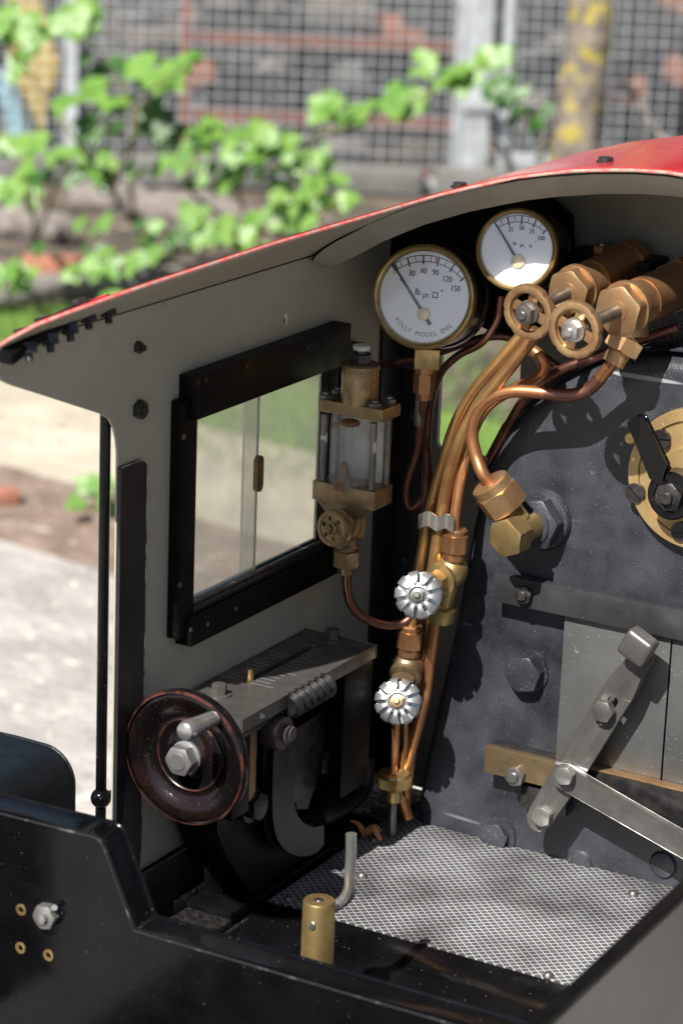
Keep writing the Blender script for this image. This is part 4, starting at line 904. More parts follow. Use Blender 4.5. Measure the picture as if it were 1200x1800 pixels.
pipe('long copper pipe from the upper small valve down to the floor corner', [(766, 1085, 13.0), (757, 1150, 13.1), (747, 1220, 13.3), (725, 1310, 13.5), (707, 1370, 13.7), (706, 1400, 13.8), (717, 1438, 14)], 10.5, 'copper')
pipe('short copper pipe from the lower small valve down beside the oil cup', [(697, 1260, 12.6), (695, 1310, 12.8), (690, 1370, 13), (688, 1440, 13.4)], 7.5, 'copper')
pipe('second short copper pipe below the lower small valve', [(712, 1262, 13.0), (712, 1310, 13.2), (706, 1345, 13.4), (716, 1400, 13.6)], 6.5, 'bronzedark')
pipe('thin dark pipe hanging from the stem of the large gauge', [SG+Z*.1, (738, 740, 12.9), (734, 790, 13.2), (718, 840, 13.6), (713, 872, 13.9), (722, 893, 14.1), (740, 880, 14.3), (753, 850, 14.5), (752, 800, 15)], 6.5, 'copperdark')
bm = NB(); P_ = at(736, 735, y=12.85); cyl(bm, P_+Z*.35, P_-Z*.35, .24); lathe(bm, P_+Z*.35, Z, [(.24, 0), (.2, .9)], 20); solo('solder_joint', bm, 'steel', 'silvery solder joint on the thin dark pipe below the large gauge', 'pipe joint', P_-Z*.35)
pipe('thin dark pipe curling from the small gauge down past the round spectacle window', [(880, 520, 14.4), (872, 565, 14.3), (845, 603, 14.0), (805, 625, 13.9), (775, 655, 13.9), (757, 705, 14), (750, 770, 14), (750, 830, 14.2), (745, 880, 14.3), (728, 900, 14.6)], 7, 'copperdark')
pipe('dark pipe running behind the large gauge towards the corner', [(600, 668, 16), (660, 645, 15.5), (700, 635, 15.2), (745, 628, 15.5), (860, 592, 16), (920, 605, 16.5), (985, 650, 17)], 7.5, 'copperdark')
pipe('brown pipe under the two wheel valves passing into the boiler', [(1190, 575, 16), (1120, 600, 15.6), (1040, 630, 15.2), (985, 650, 14.9), (930, 690, 14.9), (900, 735, 15), (870, 790, 15.4), (840, 840, 16)], 8.5, 'copperdark')
pipe('dull copper pipe from the lubricator bottom curving to the lower small valve', [(612, 990, 9.9), (609, 1025, 9.9), (616, 1060, 10.2), (640, 1086, 10.8), (680, 1099, 11.6), (712, 1093, 12.2), (735, 1070, 12.6)], 8.5, 'copperdark')
# pipe clip
bm = NB(); A = [at(u, v, y=yy) for u, v, yy in ((735, 905, 12.2), (752, 899, 11.95), (768, 908, 12.15), (783, 903, 12.0), (797, 912, 12.2))]; A = smooth_path(A, 5)
B = [p-Z*.72 for p in A]; la, lb = ringloop(bm, A), ringloop(bm, B); lc, le = ringloop(bm, [p+Y*.1 for p in A]), ringloop(bm, [p+Y*.1 for p in B])
for i in range(len(A)-1):
    for p_, q_ in ((la, lb), (lc, le)): bm.faces.new((p_[i], p_[i+1], q_[i+1], q_[i]))
    bm.faces.new((la[i], la[i+1], lc[i+1], lc[i])); bm.faces.new((lb[i], lb[i+1], le[i+1], le[i]))
solo('pipe_clip', bm, 'clip', 'bent tin clip holding the two golden pipes together', 'pipe clip', A[0], smooth=60)

# ================================================================== SMALL WHITE-WHEEL VALVES
def slot_wheel(bm, c, d, R, n=10):
    d, a, s = fr(d); T = []
    # domed disc with radial slots: sectors separated by gaps
    for j in range(n):
        t0 = 2*pi*(j+.03)/n; t1 = 2*pi*(j+.97)/n; prof = [(.42, .30), (.55, .32), (.7, .29), (.86, .20), (.97, .08), (1.0, -.04), (.96, -.12)]
        top = []; M_ = 6
        for r_, h in prof:
            g = .075/r_; row = [c+(a*cos(t)+s*sin(t))*(R*r_)+d*(h*R) for t in [t0+g+(t1-t0-2*g)*i/M_ for i in range(M_+1)]]; top.append(row)
        bot = [[p-d*(.20*R) for p in row] for row in top]
        Tv = [[bm.verts.new(p) for p in row] for row in top]; Bv = [[bm.verts.new(p) for p in row] for row in bot]
        K_ = len(prof)
        for i in range(K_-1):
            for q in range(M_):
                bm.faces.new((Tv[i][q], Tv[i][q+1], Tv[i+1][q+1], Tv[i+1][q])); bm.faces.new((Bv[i][q], Bv[i+1][q], Bv[i+1][q+1], Bv[i][q+1]))
            for q in (0, M_): bm.faces.new((Tv[i][q], Tv[i+1][q], Bv[i+1][q], Bv[i][q]))
        for q in range(M_):
            for i in (0, K_-1): bm.faces.new((Tv[i][q], Tv[i][q+1], Bv[i][q+1], Bv[i][q]))
    lathe(bm, c, d, [(R*.5, -.02*R), (R*.5, .22*R), (R*.36, .27*R), (R*.3, .16*R), (0, .16*R)], 32)
    lathe(bm, c, d, [(R*.93, -.24*R), (R*.93, -.14*R), (R*.4, -.05*R), (0, -.05*R)], 40)
def small_valve(label, wu, wv, wy, bu, bv, by, Rpx, top, low, nd, dark):
    c = at(wu, wv, y=wy); b = at(bu, bv, y=by); k = cpp(c); d = V(nd).normalized()
    t = thing('globe_valve', label, 'valve', b, 'globe valves with slotted white wheels')
    mk = 'brassdark' if dark else 'brass'
    bm = NB(); slot_wheel(bm, c, d, Rpx*k, 10 if not dark else 11); obj('handwheel', bm, 'knob', t, smooth=40)
    bm = NB(); hexn(bm, c+d*.15, d, .33, .25); cyl(bm, c+d*.3, c+d*.55, .15, bev=.04); obj('wheel_nut', bm, 'bronze' if dark else 'steel', t)
    ax = (b-c).normalized()
    bm = NB(); cyl(bm, c, b, .22); L = (b-c).length
    hexn(bm, c+ax*(L*.42), ax, .62, .5, both=True); lathe(bm, c+ax*(L*.42+.5), ax, [(.55, 0), (.8, .12), (.8, .3), (.62, .35)], 28); obj('bonnet', bm, mk, t)
    tu_, tl = at(top[0], top[1], y=top[2]), at(low[0], low[1], y=low[2]); bm = NB(); va = (tl-tu_).normalized()
    ball(bm, b, .80); cyl(bm, tu_, b, .5, n=28); cyl(bm, b, tl, .5, n=28); lathe(bm, tl-va*.8, va, [(.55, 0), (.74, .05), (.74, .75), (.6, .82)], 28); obj('body', bm, mk, t)
    bm = NB(); up_ = (at(top[0]+3, top[1]-40, y=top[2])-tu_).normalized(); hexn(bm, tu_+up_*.2, up_, .68, .9, both=True, rot=.2); lathe(bm, tu_-up_*.25, up_, [(.45, 0), (.55, .1), (.55, .5)], 28); lathe(bm, tu_+up_*1.08, up_, [(.55, 0), (.55, .22), (.45, .3), (.3, .3)], 28); obj('union_nut', bm, 'bronzedark', t)
    return t
small_valve('small globe valve with white slotted wheel below the pipe clip', 735, 1046, 10.2, 793, 1003, 12.9, 43, (798, 977, 12.8), (771, 1088, 13.0), (.3, -.9, .32), False)
small_valve('small globe valve with white slotted wheel just above the oil cup', 699, 1233, 10.9, 716, 1172, 12.6, 42, (719, 1145, 12.5), (705, 1240, 12.9), (.3, -.88, .42), True)

# ================================================================== OIL CUP
p = at(688, 1470, z=-15); tp = at(689, 1402, y=p.y)
oc = thing('oil_cup', 'knurled brass thumb cap on a steel stem standing on the tread', 'knurled cap', p)
bm = NB(); cyl(bm, V((p.x, p.y, -15)), V((p.x, p.y, tp.z)), .2); obj('stem', bm, 'steel', oc)
R = 31*cpp(p); zc = at(689, 1385, y=p.y).z
bm = NB(); lathe(bm, V((p.x, p.y, tp.z-.15)), Z, [(.38, 0), (.42, .1), (.42, .5), (.55, .7), (R*.95, .85)], 40)
n = 44; rg_ = []
for i in range(n*2):
    t_ = pi*i/n; f = 1 if i % 2 else .93; rg_.append((cos(t_)*R*f, sin(t_)*R*f))
poly3(bm, [V((p.x+a, p.y+b, tp.z+.68)) for a, b in rg_], Z*.5)
lathe(bm, V((p.x, p.y, tp.z+1.19)), Z, [(R*.93, 0), (R*.86, .16), (R*.55, .17), (R*.4, .04), (R*.15, -.0), (0, 0)], 40); obj('cap', bm, 'brass', oc)

# ================================================================== LUBRICATOR
LY = 9.9; lc_ = at(618, 800, y=LY)
lb = thing('lubricator', 'brass lubricator with milky sight glass mounted beside the window', 'lubricator', at(612, 1000, y=LY))
def LZ(v, u=618): return at(u, v, y=LY).z
def bx(bm, u0, u1, vt, vb, y0, y1):
    a, b = at(u0, vt, y=y0), at(u1, vb, y=y0); um = (u0+u1)/2; box(bm, (a.x, y0, at(um, vb, y=y0).z), (b.x, y1, at(um, vt, y=y0).z)); return bm
lx = at(612, 720, y=LY).x
bm = NB(); bx(bm, 559, 673, 711, 733, LY-.8, LY+.9); obj('upper_plate', bm, 'brassdark', lb, bevel=.04)
bm = NB(); bx(bm, 549, 658, 855, 888, LY-.8, LY+.9)
obj('lower_plate', bm, 'brassdark', lb, bevel=.04)
cx = at(612, 870, y=LY).x
bm = NB(); zt = LZ(888)+.02; poly3(bm, [V((cx-1.15, LY-.55, zt)), V((cx+1.15, LY-.55, zt)), V((cx+.62, LY-.55, zt-.55)), V((cx+.5, LY-.55, LZ(950))), V((cx-.5, LY-.55, LZ(950))), V((cx-.62, LY-.55, zt-.55))], Y*1.1); obj('lower_body', bm, 'brassdark', lb, bevel=.1)
cx2 = at(632, 680, y=LY).x; 
bm = NB(); lathe(bm, V((cx2, LY, LZ(708))), Z, [(.86, 0), (.86, LZ(646)-LZ(708)), (.9, LZ(646)-LZ(708)+.02), (.9, LZ(638)-LZ(708)), (.8, LZ(635)-LZ(708)), (0, LZ(635)-LZ(708))], 44); obj('reservoir', bm, 'brassdark', lb)
bm = NB(); hexn(bm, V((cx2, LY, LZ(635))), Z, .52, .45, ref=V((.3, -.9, 0))); cyl(bm, V((cx2, LY, LZ(622))), V((cx2, LY, LZ(612))), .3); obj('filler_plug', bm, 'darksteel', lb)
bm = NB(); lathe(bm, V((cx2, LY, LZ(612))), Z, [(.36, 0), (.4, .08), (.4, .2), (.2, .26), (0, .26)], 24); obj('plug_cap', bm, 'plastic', lb)
zl, zu = LZ(856), LZ(733)
for i, (u, yy) in enumerate(((569, LY-.45), (655, LY-.45), (590, LY+.65), (680, LY+.65))):
    x_ = at(u, 790, y=yy).x; bm = NB(); cyl(bm, V((x_, yy, zl-.05)), V((x_, yy, zu+.05)), .17); rod = obj('tie_rod', bm, 'steel', lb)
    bm = NB(); zz = LZ(711); hexn(bm, V((x_, yy, zz)), Z, .34, .42); lathe(bm, V((x_, yy, zz+.42)), Z, [(.17, 0), (.15, .1), (0, .1)], 16); obj('rod_nut', bm, 'steel', rod)
cg = at(616, 795, y=LY+.05)
bm = NB(); lathe(bm, V((cg.x, LY+.05, zl)), Z, [(.98, 0), (.98, zu-zl)], 40, caps=False); obj('sight_glass', bm, 'sight', lb)
bm = NB(); box(bm, (at(661, 790, y=LY+.7).x, LY+.7, zl), (at(681, 790, y=LY+.7).x, LY+1.0, zu)); box(bm, (at(588, 790, y=LY+.95).x, LY+.95, zl), (at(660, 790, y=LY+.95).x, LY+1.05, zu)); obj('back_glass', bm, 'plastic', lb)
bm = NB(); q = V((cg.x, LY-.5, zl)); lathe(bm, q, Z, [(.5, 0), (.48, .3), (.3, .45), (.27, .8), (.2, 1.1), (.12, 1.3), (0, 1.32)], 20); ball(bm, q+V((.5, .1, .2)), .25); ball(bm, q+V((-.5, .1, .18)), .22); obj('feed_nozzle', bm, 'rust', lb)
bm = NB(); ball(bm, V((cg.x+.25, LY-.58, zu-.12)), .5, 16, .35); ball(bm, V((cg.x-.5, LY-.6, zu-.35)), .15, 10); obj('oil_stain', bm, 'rust', lb)
wc = at(583, 929, y=LY-1.9); wd = V((-.12, -1, .12)).normalized(); k = cpp(wc)
bm = NB(); n = 46; d_, a_, s_ = fr(wd); R = 33*k
hol = [circ(.55*R*cos(2*pi*j/6+.3), .55*R*sin(2*pi*j/6+.3), .13*R, 12) for j in range(6)]
plate(bm, [[((R*(1 if i % 2 else .95))*cos(pi*i/n), (R*(1 if i % 2 else .95))*sin(pi*i/n)) for i in range(2*n)]]+hol, lambda x_, y_: wc+a_*x_+s_*y_, -d_*.22)
lathe(bm, wc-d_*.02, d_, [(R*.9, .0), (R*.9, .07), (R*.75, .07), (R*.72, .0)], 40, caps=False); lathe(bm, wc, d_, [(.3, 0), (.3, .1), (.2, .14), (.17, .34), (0, .36)], 20); obj('feed_wheel', bm, 'brassdark', lb, smooth=30)
bc = at(604, 918, y=LY-.5); bm = NB(); cyl(bm, wc-d_*.2, bc, .26); hexn(bm, bc, (wc-bc), .72, .5, rot=.1); lathe(bm, bc, (wc-bc), [(.85, -.1), (.85, .05), (.6, .1)], 30); obj('feed_gland', bm, 'brassdark', lb)
bm = NB(); q = V((cx, LY, 0)); hexn(bm, V((q.x, LY, LZ(997))), Z, .66, .8, both=True, ref=V((.5, -.8, 0))); cyl(bm, V((q.x, LY, LZ(975))), V((q.x, LY, LZ(945))), .48); lathe(bm, V((q.x, LY, LZ(965))), Z, [(.55, 0), (.62, .1), (.5, .25)], 24); cyl(bm, V((q.x, LY, LZ(1010))), V((q.x, LY, LZ(995))), .4); obj('outlet_nut', bm, 'brassdark', lb)
bm = NB(); box(bm, (.0, 12.7, -1.2), (.6, 14.6, 9.0)); obj('mounting_bracket', bm, 'strip', lb, bevel=.05)

# ================================================================== REVERSER
rv = thing('screw_reverser', 'black screw reverser with round handwheel and engraved steel scale plate', 'reverser', (2, 4, -15))
PZ = -4.6
sl0, sl1 = at(427, 1199, z=PZ), at(556, 1134, z=PZ)
ux = (sl0.x+sl1.x)/2
bm = NB(); plate(bm, [[(.06,-1.25),(3.95,-1.25),(3.95,10.9),(.06,10.9)], rrect(ux-.17, sl0.y, ux+.17, sl1.y, .16)], lambda a, b: (a, b, PZ), (0, 0, -.55)); sp_ = obj('scale_plate', bm, 'steel', rv, bevel=.05)
bm = NB(); N = 11
for i in range(N):
    yy = sl0.y+.15+(sl1.y-sl0.y-2.2)*i/(N-1); L = 1.15 if i % 5 == 0 else .75
    for sg in (-1, 1): box(bm, (ux+sg*(.3+L/2)-L/2, yy-.025, PZ+.0), (ux+sg*(.3+L/2)+L/2, yy+.025, PZ+.012))
obj('scale_marks', bm, 'knob', sp_)
p = at(444, 1196, z=PZ); bm = NB(); cyl(bm, V((ux, p.y, PZ-.8)), V((ux, p.y, PZ+.55)), .17, bev=.03); obj('pointer_pin', bm, 'brass', rv)
for (u, v) in ((583, 1124), (385, 1222)):
    p = at(u, v, z=PZ); bm = NB(); hexn(bm, p, Z, .36, .55, ref=V((.3, -.9, 0))); lathe(bm, p, Z, [(.55, 0), (.55, .07), (.4, .09)], 28); obj('plate_bolt', bm, 'steel', rv)
wc = at(329, 1330, y=-4.3); k = cpp(wc); R = 124*k
bm = NB(); lathe(bm, wc, -Y, [(R*.93, -.42), (R*.985, -.3), (R, -.1), (R*.985, .12), (R*.95, .22), (R*.88, .26), (R*.80, .2), (R*.70, .02), (R*.63, -.16), (R*.56, -.2), (R*.53, -.14), (R*.50, -.2), (R*.3, -.14), (R*.26, -.05), (R*.2, .0), (0, 0)], 96); hw_ = obj('handwheel', bm, 'wheelred', rv, smooth=60)
bm = NB(); lathe(bm, wc-Y*.105, -Y, [(R*.985, .12), (R*.962, .215), (R*.985, .2), (R*1.0, .12)], 96, caps=False); lathe(bm, wc+Y*.0, -Y, [(R*.545, -.165), (R*.53, -.12), (R*.515, -.165)], 80, caps=False); obj('worn_ring', bm, 'wornred', hw_)
bm = NB(); lathe(bm, wc+Y*.05, -Y, [(30*k, 0), (30*k, .16), (27*k, .2), (15*k, .2)], 36); hexn(bm, wc-Y*.12, -Y, 28*k, .62, rot=.5); lathe(bm, wc-Y*.74, -Y, [(16*k, -.02), (15*k, .05), (0, .05)], 24); obj('wheel_nut', bm, 'bright', rv)
hb = at(378, 1262, y=-4.5); he = at(322, 1287, y=-7.1)
bm = NB(); d = (he-hb).normalized(); L = (he-hb).length; lathe(bm, hb, d, [(.33, -.2), (.33, .2), (.27, .22), (.27, .3), (.36, .36), (.39, L*.5), (.44, L-.45), (.44, L-.3), (.36, L-.1), (.2, L-.01), (0, L)], 32); obj('crank_handle', bm, 'bright', rv)
SX, SZ = wc.x, wc.z
bm = NB(); cyl(bm, V((SX, -4.2, SZ)), V((SX, 10.5, SZ-.6)), .38); lathe(bm, V((SX, -4.0, SZ)), Y, [(1.2, 0), (1.0, .4), (.6, .9), (.55, 3)], 32)
obj('screw_shaft', bm, 'darksteel', rv)
sc0 = at(507, 1243, x=4.0); sc1 = at(576, 1203, x=4.0)
bm = NB(); prof = []; L = (sc1-sc0).length; nT = 6
for i in range(nT*2+1): prof.append((.62 if i % 2 else .42, L*i/(nT*2)))
prof = [q for pr in zip(prof, prof[1:]) for q in (pr[0], (pr[0][0], pr[0][1]+.06))]+[prof[-1]]
lathe(bm, sc0, sc1-sc0, prof, 28); obj('screw_thread', bm, 'thread', rv, smooth=25)
bm = NB(); box(bm, (.3, -1.0, -9.6), (3.4, .5, -5.17)); obj('front_bearing', bm, 'black', rv, bevel=.08)
bm = NB(); box(bm, (.3, 8.0, -11.5), (3.9, 10.7, -5.17)); obj('rear_bearing', bm, 'black', rv, bevel=.06)
bm = NB(); box(bm, (.1, .6, -10.4), (1.6, 7.9, -5.17)); box(bm, (1.7, 4.2, -11), (3.0, 7.2, -7.2)); obj('nut_block', bm, 'darksteel', rv, bevel=.08)
# pivot boss and J-shaped lever, plane x ~ 3.5
XB = 3.5
pc = at(490, 1287, x=XB); bm = NB(); lathe(bm, pc-X*.5, X, [(.85, 0), (.85, .7), (.78, .8), (.5, .8)], 36); cyl(bm, pc, pc+X*.55, .42, bev=.05); obj('pivot_boss', bm, 'boss', rv)
pp = at(512, 1290, x=XB+.5); bm = NB(); cyl(bm, pp-X*.6, pp+X*.1, .36, bev=.05); obj('pivot_pin', bm, 'steel', rv)
J = [(483,1312),(512,1308),(519,1322),(517,1360),(515,1400),(517,1420),(522,1436),(530,1447),(541,1454),(553,1457),(568,1453),(568,1484),(558,1496),(544,1502),(528,1503),(513,1499),(500,1490),(490,1476),(484,1458),(481,1435),(480,1400),(481,1360)]
bm = NB(); poly3(bm, [at(u, v, x=XB) for u, v in J], -X*.55); obj('curved_lever', bm, 'arm', rv, bevel=.07)
bm = NB(); poly3(bm, [at(u, v, x=2.9) for u, v in ((520,1290),(575,1245),(578,1300),(540,1420),(522,1420))], -X*.4); obj('link_plate', bm, 'arm', rv, bevel=.06)
bm = NB(); p = at(455, 1418, x=3.3); hexn(bm, p-X*.4, X, .7, .55); lathe(bm, p-X*.45, X, [(.85, 0), (.85, .12), (.6, .14)], 28); obj('nut', bm, 'darksteel', rv)
bm = NB(); p = at(572, 1340, x=3.0); hexn(bm, p-X*.3, X, .62, .5); obj('nut', bm, 'darksteel', rv)
bm = NB(); tube(bm, [at(u, v, x=2.2) for u, v in ((560, 1440), (600, 1420), (640, 1385), (645, 1330))], .42, 14); obj('drop_arm', bm, 'darksteel', rv)
bm = NB(); poly3(bm, [at(u, v, x=2.6) for u, v in ((385,1400),(440,1392),(470,1440),(500,1490),(540,1520),(520,1560),(440,1560),(400,1500),(385,1460))], -X*2.2); obj('pedestal', bm, 'black', rv, bevel=.15)
bm = NB(); box(bm, (.2, .0, -15.25), (2.9, 9.5, -14.6)); box(bm, (.45, 1.5, -14.7), (1.5, 8.5, -10.2)); obj('base', bm, 'black', rv, bevel=.08)
bm = NB(); box(bm, (2.9, .55, -9.2), (3.3, 1.2, -5.17)); obj('brass_strip', bm, 'bronzedark', rv, bevel=.04)

# ================================================================== FIRE DOOR
fd = thing('fire_door', 'grey steel sliding fire doors between two rails on the black backhead', 'fire door', at(1060, 1300, y=BY))
def xz(u, v, y): p = at(u, v, y=y); return p.x, p.z
x0, z0 = xz(868, 1008, 14.0); _, z1 = xz(863, 1056, 14.0)
bm = NB(); box(bm, (x0, 14.0, z1), (27, 14.55, z0)); obj('upper_rail', bm, 'rail', fd, bevel=.05)
bm = NB()
for xx in (x0+1.3, 17.5, 25): cyl(bm, V((xx, 14.5, (z0+z1)/2)), V((xx, 15.02, (z0+z1)/2)), .4)
obj('rail_spacer', bm, 'black', fd)
def xhex(u, v, y, Rpx, h, m, name, par=fd, rot=.2, stud=0, washer=0):
    p = at(u, v, y=y-h); k = cpp(p); p.y = y; p = p.copy(); bm = NB(); hexn(bm, p, -Y, Rpx*k, h, rot=rot)
    if stud: cyl(bm, p-Y*(h-.02), p-Y*(h+stud), Rpx*k*.5, bev=.03)
    if washer: lathe(bm, p, -Y, [(Rpx*k*washer, 0), (Rpx*k*washer, .08), (Rpx*k*.8, .09)], 28)
    return obj(name, bm, m, par)
xhex(917, 1047, 14.0, 17, .3, 'darksteel', 'rail_nut', stud=.15)
xl, zt = xz(991, 1093, 14.35); xs_, _ = xz(1170, 1250, 14.35); zb = at(980, 1345, y=14.35).z
bm = NB(); box(bm, (xl, 14.35, zb), (xs_-.04, 14.75, z1+.1)); obj('door_leaf', bm, 'door', fd, bevel=.04)
bm = NB(); box(bm, (xs_+.04, 14.36, zb-.1), (26.5, 14.76, z1+.1)); obj('door_leaf', bm, 'door', fd, bevel=.04)
x2, z2 = xz(852, 1311, 13.9); _, z3 = xz(850, 1357, 13.9); x3, _ = xz(990, 1350, 13.9)
bm = NB(); box(bm, (x2, 13.9, z3), (x3, 14.3, z2)); lr = obj('lower_rail', bm, 'brassdark', fd, bevel=.04)
bm = NB(); box(bm, (x2+.1, 14.3, z3+.15), (x3+.4, 15.0, z2+.02)); obj('rail_backing', bm, 'darksteel', fd, bevel=.04)
x4, _ = xz(1043, 1370, 13.7); z4 = at(1200, 1393, y=13.7).z; z5 = at(1200, 1445, y=13.7).z
bm = NB(); box(bm, (x3+.02, 13.75, z5+.1), (27, 14.3, z4)); obj('lower_rail', bm, 'darksteel', fd, bevel=.05)
bm = NB(); box(bm, (x3+.02, 13.72, z4+.005), (27, 14.32, z4+.09)); obj('rail_edge', bm, 'bronze', fd, bevel=.03)
xhex(902, 1366, 13.9, 19, .35, 'steel', 'rail_nut', stud=.18)
bm = NB(); a_ = at(916, 1372, y=14.2); b_ = at(992, 1446, y=14.2); box(bm, (a_.x, 14.2, b_.z+.25), (b_.x, 15, a_.z-.2)); obj('pivot_block', bm, 'darksteel', fd, bevel=.05)
# lever, plane y=13.1
def yp(pts, y): return [at(u, v, y=y) for u, v in pts]
ly = 13.05
A = V((at(1128, 1150, y=ly))); Bv_ = at(947, 1438, y=ly); ax = (A-Bv_).normalized(); nx = ax.cross(Y).normalized(); Lh = (A-Bv_).length; w_ = .74
def lf(a, b): return Bv_+ax*a+nx*b
def qd(u, v): p = at(u, v, y=ly)-Bv_; return p.dot(ax), p.dot(nx)
sa, sb = qd(1070, 1226); sa0, _ = qd(1050, 1270)
slot = rrect(sa0-.1, -.26, sa+.2, .26, .25)
bar = [(-.1+.6*cos(t), .6*sin(t)) for t in [pi/2+pi*i/10 for i in range(11)]]+[(Lh*.3, -.72), (Lh*.8, -.72), (Lh*.9, -.56), (Lh*1.02, -.5), (Lh*1.02, .5), (Lh*.9, .56), (Lh*.8, .72), (Lh*.3, .72)]
bm = NB(); plate(bm, [bar, slot], lambda a, b: lf(a, b), Y*.34); lv = obj('door_lever', bm, 'steel', fd, bevel=.03)
kc = at(1121, 1136, y=ly-.55); d = ax
bm = NB(); obox(bm, kc, (ax, nx, Y), (.68, .72, .5)); obj('lever_grip', bm, 'steel', lv, bevel=.26, seg=4)
xhex(1056, 1252, ly, 21, .5, 'steel', 'slot_bolt', rot=.5)
xhex(989, 1365, 12.55, 18, .42, 'bright', 'pivot_bolt', rot=.3)
xhex(949, 1437, ly, 19, .42, 'bright', 'pivot_bolt', rot=.1)
# link bar
bm = NB(); l0 = at(988, 1366, y=12.6); l1 = at(1290, 1540, y=12.6); ax2 = (l1-l0).normalized(); nx2 = ax2.cross(Y).normalized(); L2 = (l1-l0).length
bar = [(.55*cos(t), .58*sin(t)) for t in [pi/2+pi*i/12 for i in range(13)]]+[(L2, -.56), (L2, .56)]
plate(bm, [bar], lambda a, b: l0+ax2*a+nx2*b, Y*.36); obj('link_bar', bm, 'steel', fd, bevel=.03)

# ================================================================== BRASS TAP WITH BENT ROD
ty = -5.0; tpz = at(561, 1581, y=ty); k = cpp(tpz)
tp = thing('brass_stand', 'round brass post with bent steel rod behind the tender plate', 'brass post', V((tpz.x, ty, tpz.z-8)))
bm = NB(); lathe(bm, tpz-Z*8, Z, [(29*k, 0), (29*k, 7.88), (27*k, 7.98), (10*k, 8.0), (9*k, 7.93), (0, 7.93)], 44); obj('post', bm, 'brass', tp)
bm = NB(); lathe(bm, tpz-Z*.04, Z, [(9*k, 0), (7*k, .06), (0, .07)], 20); obj('top_screw', bm, 'darksteel', tp)
p = at(546, 1627, y=ty-29*k*.95); bm = NB(); lathe(bm, p+V((.02, .1, 0)), V((-.25, -1, .1)), [(.24, -.1), (.24, .1), (.2, .14), (0, .14)], 20); obj('cross_pin', bm, 'steel', tp)
bm = NB(); a_ = tpz+V((.1, .1, -.45)); tube(bm, [a_, at(590, 1592, y=ty+1.0), at(606, 1578, y=ty+1.2), at(614, 1558, y=ty+1.3), at(615, 1530, y=ty+1.3), at(617, 1500, y=ty+1.3), at(617, 1466, y=ty+1.3)], 10*k, 20); obj('bent_rod', bm, 'bright', tp)

# ================================================================== TENDER PLATE, SIDE PANEL, TANK CORNER
TY = -14.0
o_ = [(-260,1360),(0,1428),(166,1470),(176,1476),(184,1490),(236,1634),(600,1742),(840,1812),(1300,1950),(1300,2300),(-260,2300)]
tn = thing('tender_plate', 'black painted stepped tender front plate across the bottom', 'tender plate', (10, TY, -30))
bm = NB(); poly3(bm, [at(u, v, y=TY) for u, v in o_], Y*1.5); obj('plate', bm, 'gloss', tn, bevel=.13, seg=3)
bm = NB(); tube(bm, [at(u, v, y=TY-.02)-Z*.05 for u, v in o_[:8]], .05, 6, straight=True); obj('worn_edge_glint', bm, 'wornglint', tn)  # scuffed edge line; its pale tone also paints in a highlight
p = at(77, 1613, y=TY-.4); k = cpp(p); p.y = TY; bm = NB(); hexn(bm, p, -Y, 24*k, .45, rot=.4); lathe(bm, p-Y*.43, -Y, [(13*k, 0), (10*k, .2), (0, .26)], 20); cyl(bm, p+V((.2, .0, .25)), p+V((.5, -.35, .55)), .12); obj('bright_nut', bm, 'bright', tn)
for (u, v) in ((38, 1599), (37, 1666), (86, 1679)):
    p = at(u, v, y=TY); bm = NB(); lathe(bm, p, -Y, [(.26, -.02), (.25, .04), (.14, .05), (.12, .0), (0, -.01)], 24); obj('brass_screw', bm, 'brass', tn)
bm = NB(); box(bm, (-3, -100, -34), (37, TY-.1, -27)); obj('unseen_tank_top', bm, 'black', tn, bevel=.3)  # tender body out of view, added to darken what the metal reflects
for xx in (-3.4, 37.0):
    bm = NB(); box(bm, (xx, -100, -34), (xx+.4, TY-3, -21)); obj('unseen_side_sheet', bm, 'black', tn, bevel=.05)
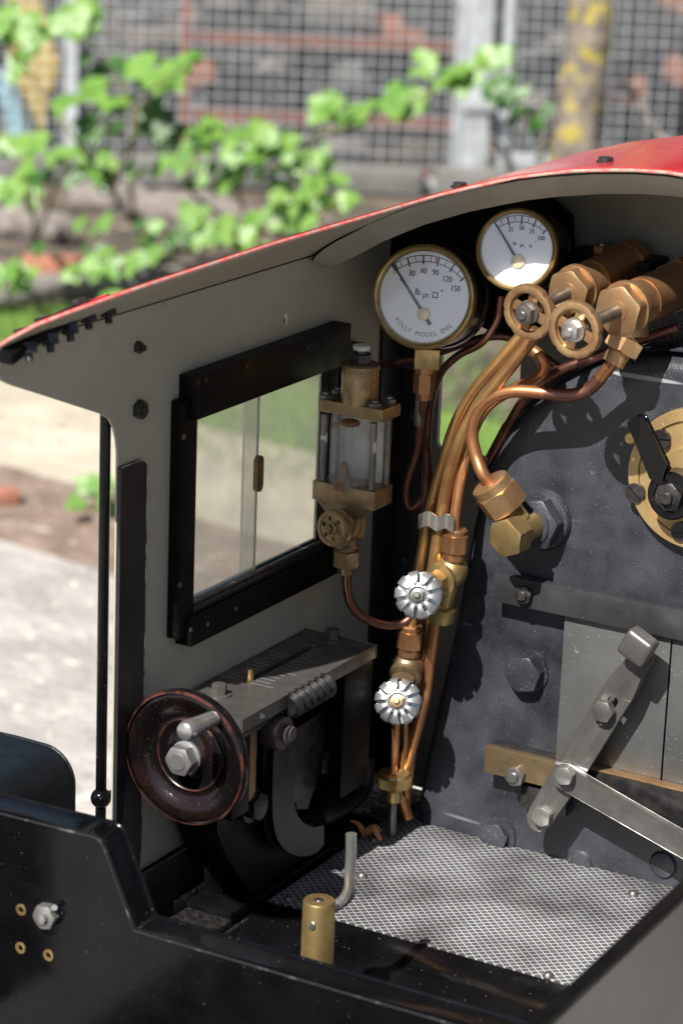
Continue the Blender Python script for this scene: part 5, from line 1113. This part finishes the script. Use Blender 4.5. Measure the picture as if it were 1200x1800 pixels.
rc = random.Random(9); bm = NB()  # coal is unseen too, added for darker reflections
for i in range(420):
    q = V((rc.uniform(0, 34), rc.uniform(-96, -22), -26.6+rc.uniform(0, 1.6))); obox(bm, q, fr((rc.uniform(-1,1), rc.uniform(-1,1), rc.uniform(-1,1))), (rc.uniform(.6,1.6), rc.uniform(.5,1.3), rc.uniform(.5,1.1)))
o = obj('coal', bm, 'crackle', None, kind='stuff', bevel=.15); o['label'] = 'unseen black coal lumps added in the tender to darken reflections'; o['category'] = 'coal'
g0, g1_ = at(1235, 1545, x=28), at(900, 1860, x=28); gd = (g1_-g0).normalized(); a_ = g0-gd*6; b_ = g1_+gd*10
sd = thing('side_panel', 'blurred warm grey panel with dark edge at the lower right corner', 'panel', V((28, -20, -25)))
bm = NB(); poly3(bm, [a_, b_, V((28, b_.y, -26)), V((28, a_.y, -26))], -X*.35); obj('sheet', bm, 'panel', sd, bevel=.03)
bm = NB(); d_ = (b_-a_); obox(bm, (a_+b_)/2+Z*.12-X*.15, (d_.normalized(), X, d_.normalized().cross(X)), (d_.length/2, .28, .17)); obj('edge_bead', bm, 'black', sd, bevel=.05)
tk = NB(); xr = -2.6; fy = at(130, 1350, x=xr).y; zt = at(50, 1303, y=fy).z
prof = [(xr, zt-10)]+[(xr-1.5+1.5*cos(a_), zt-1.5+1.5*sin(a_)) for a_ in [pi/2*i/10 for i in range(11)]]+[(xr-3, zt+.02), (-9.5, zt-.1), (-11, zt-1.2), (-11, zt-10)]
poly3(tk, [V((x_, fy, z_)) for x_, z_ in prof], -Y*17)
solo('tank_corner', tk, 'leather', 'black crackle painted box with rounded corners at the left edge', 'tank', V((-7, fy-8, zt-10)), bevel=.12, seg=3, smooth=50)
p = at(196, 1482, y=-9.5); bm = NB(); lathe(bm, p, Z, [(.8, -.5), (.8, 0), (0, .02)], 32); box(bm, p+V((-.8, -2.5, -.5)), p+V((.8, 0, -.02))); obj('rounded_lug', bm, 'strip', tn)
for o in list(bpy.data.objects):
    if '_b' in o: del o['_b']
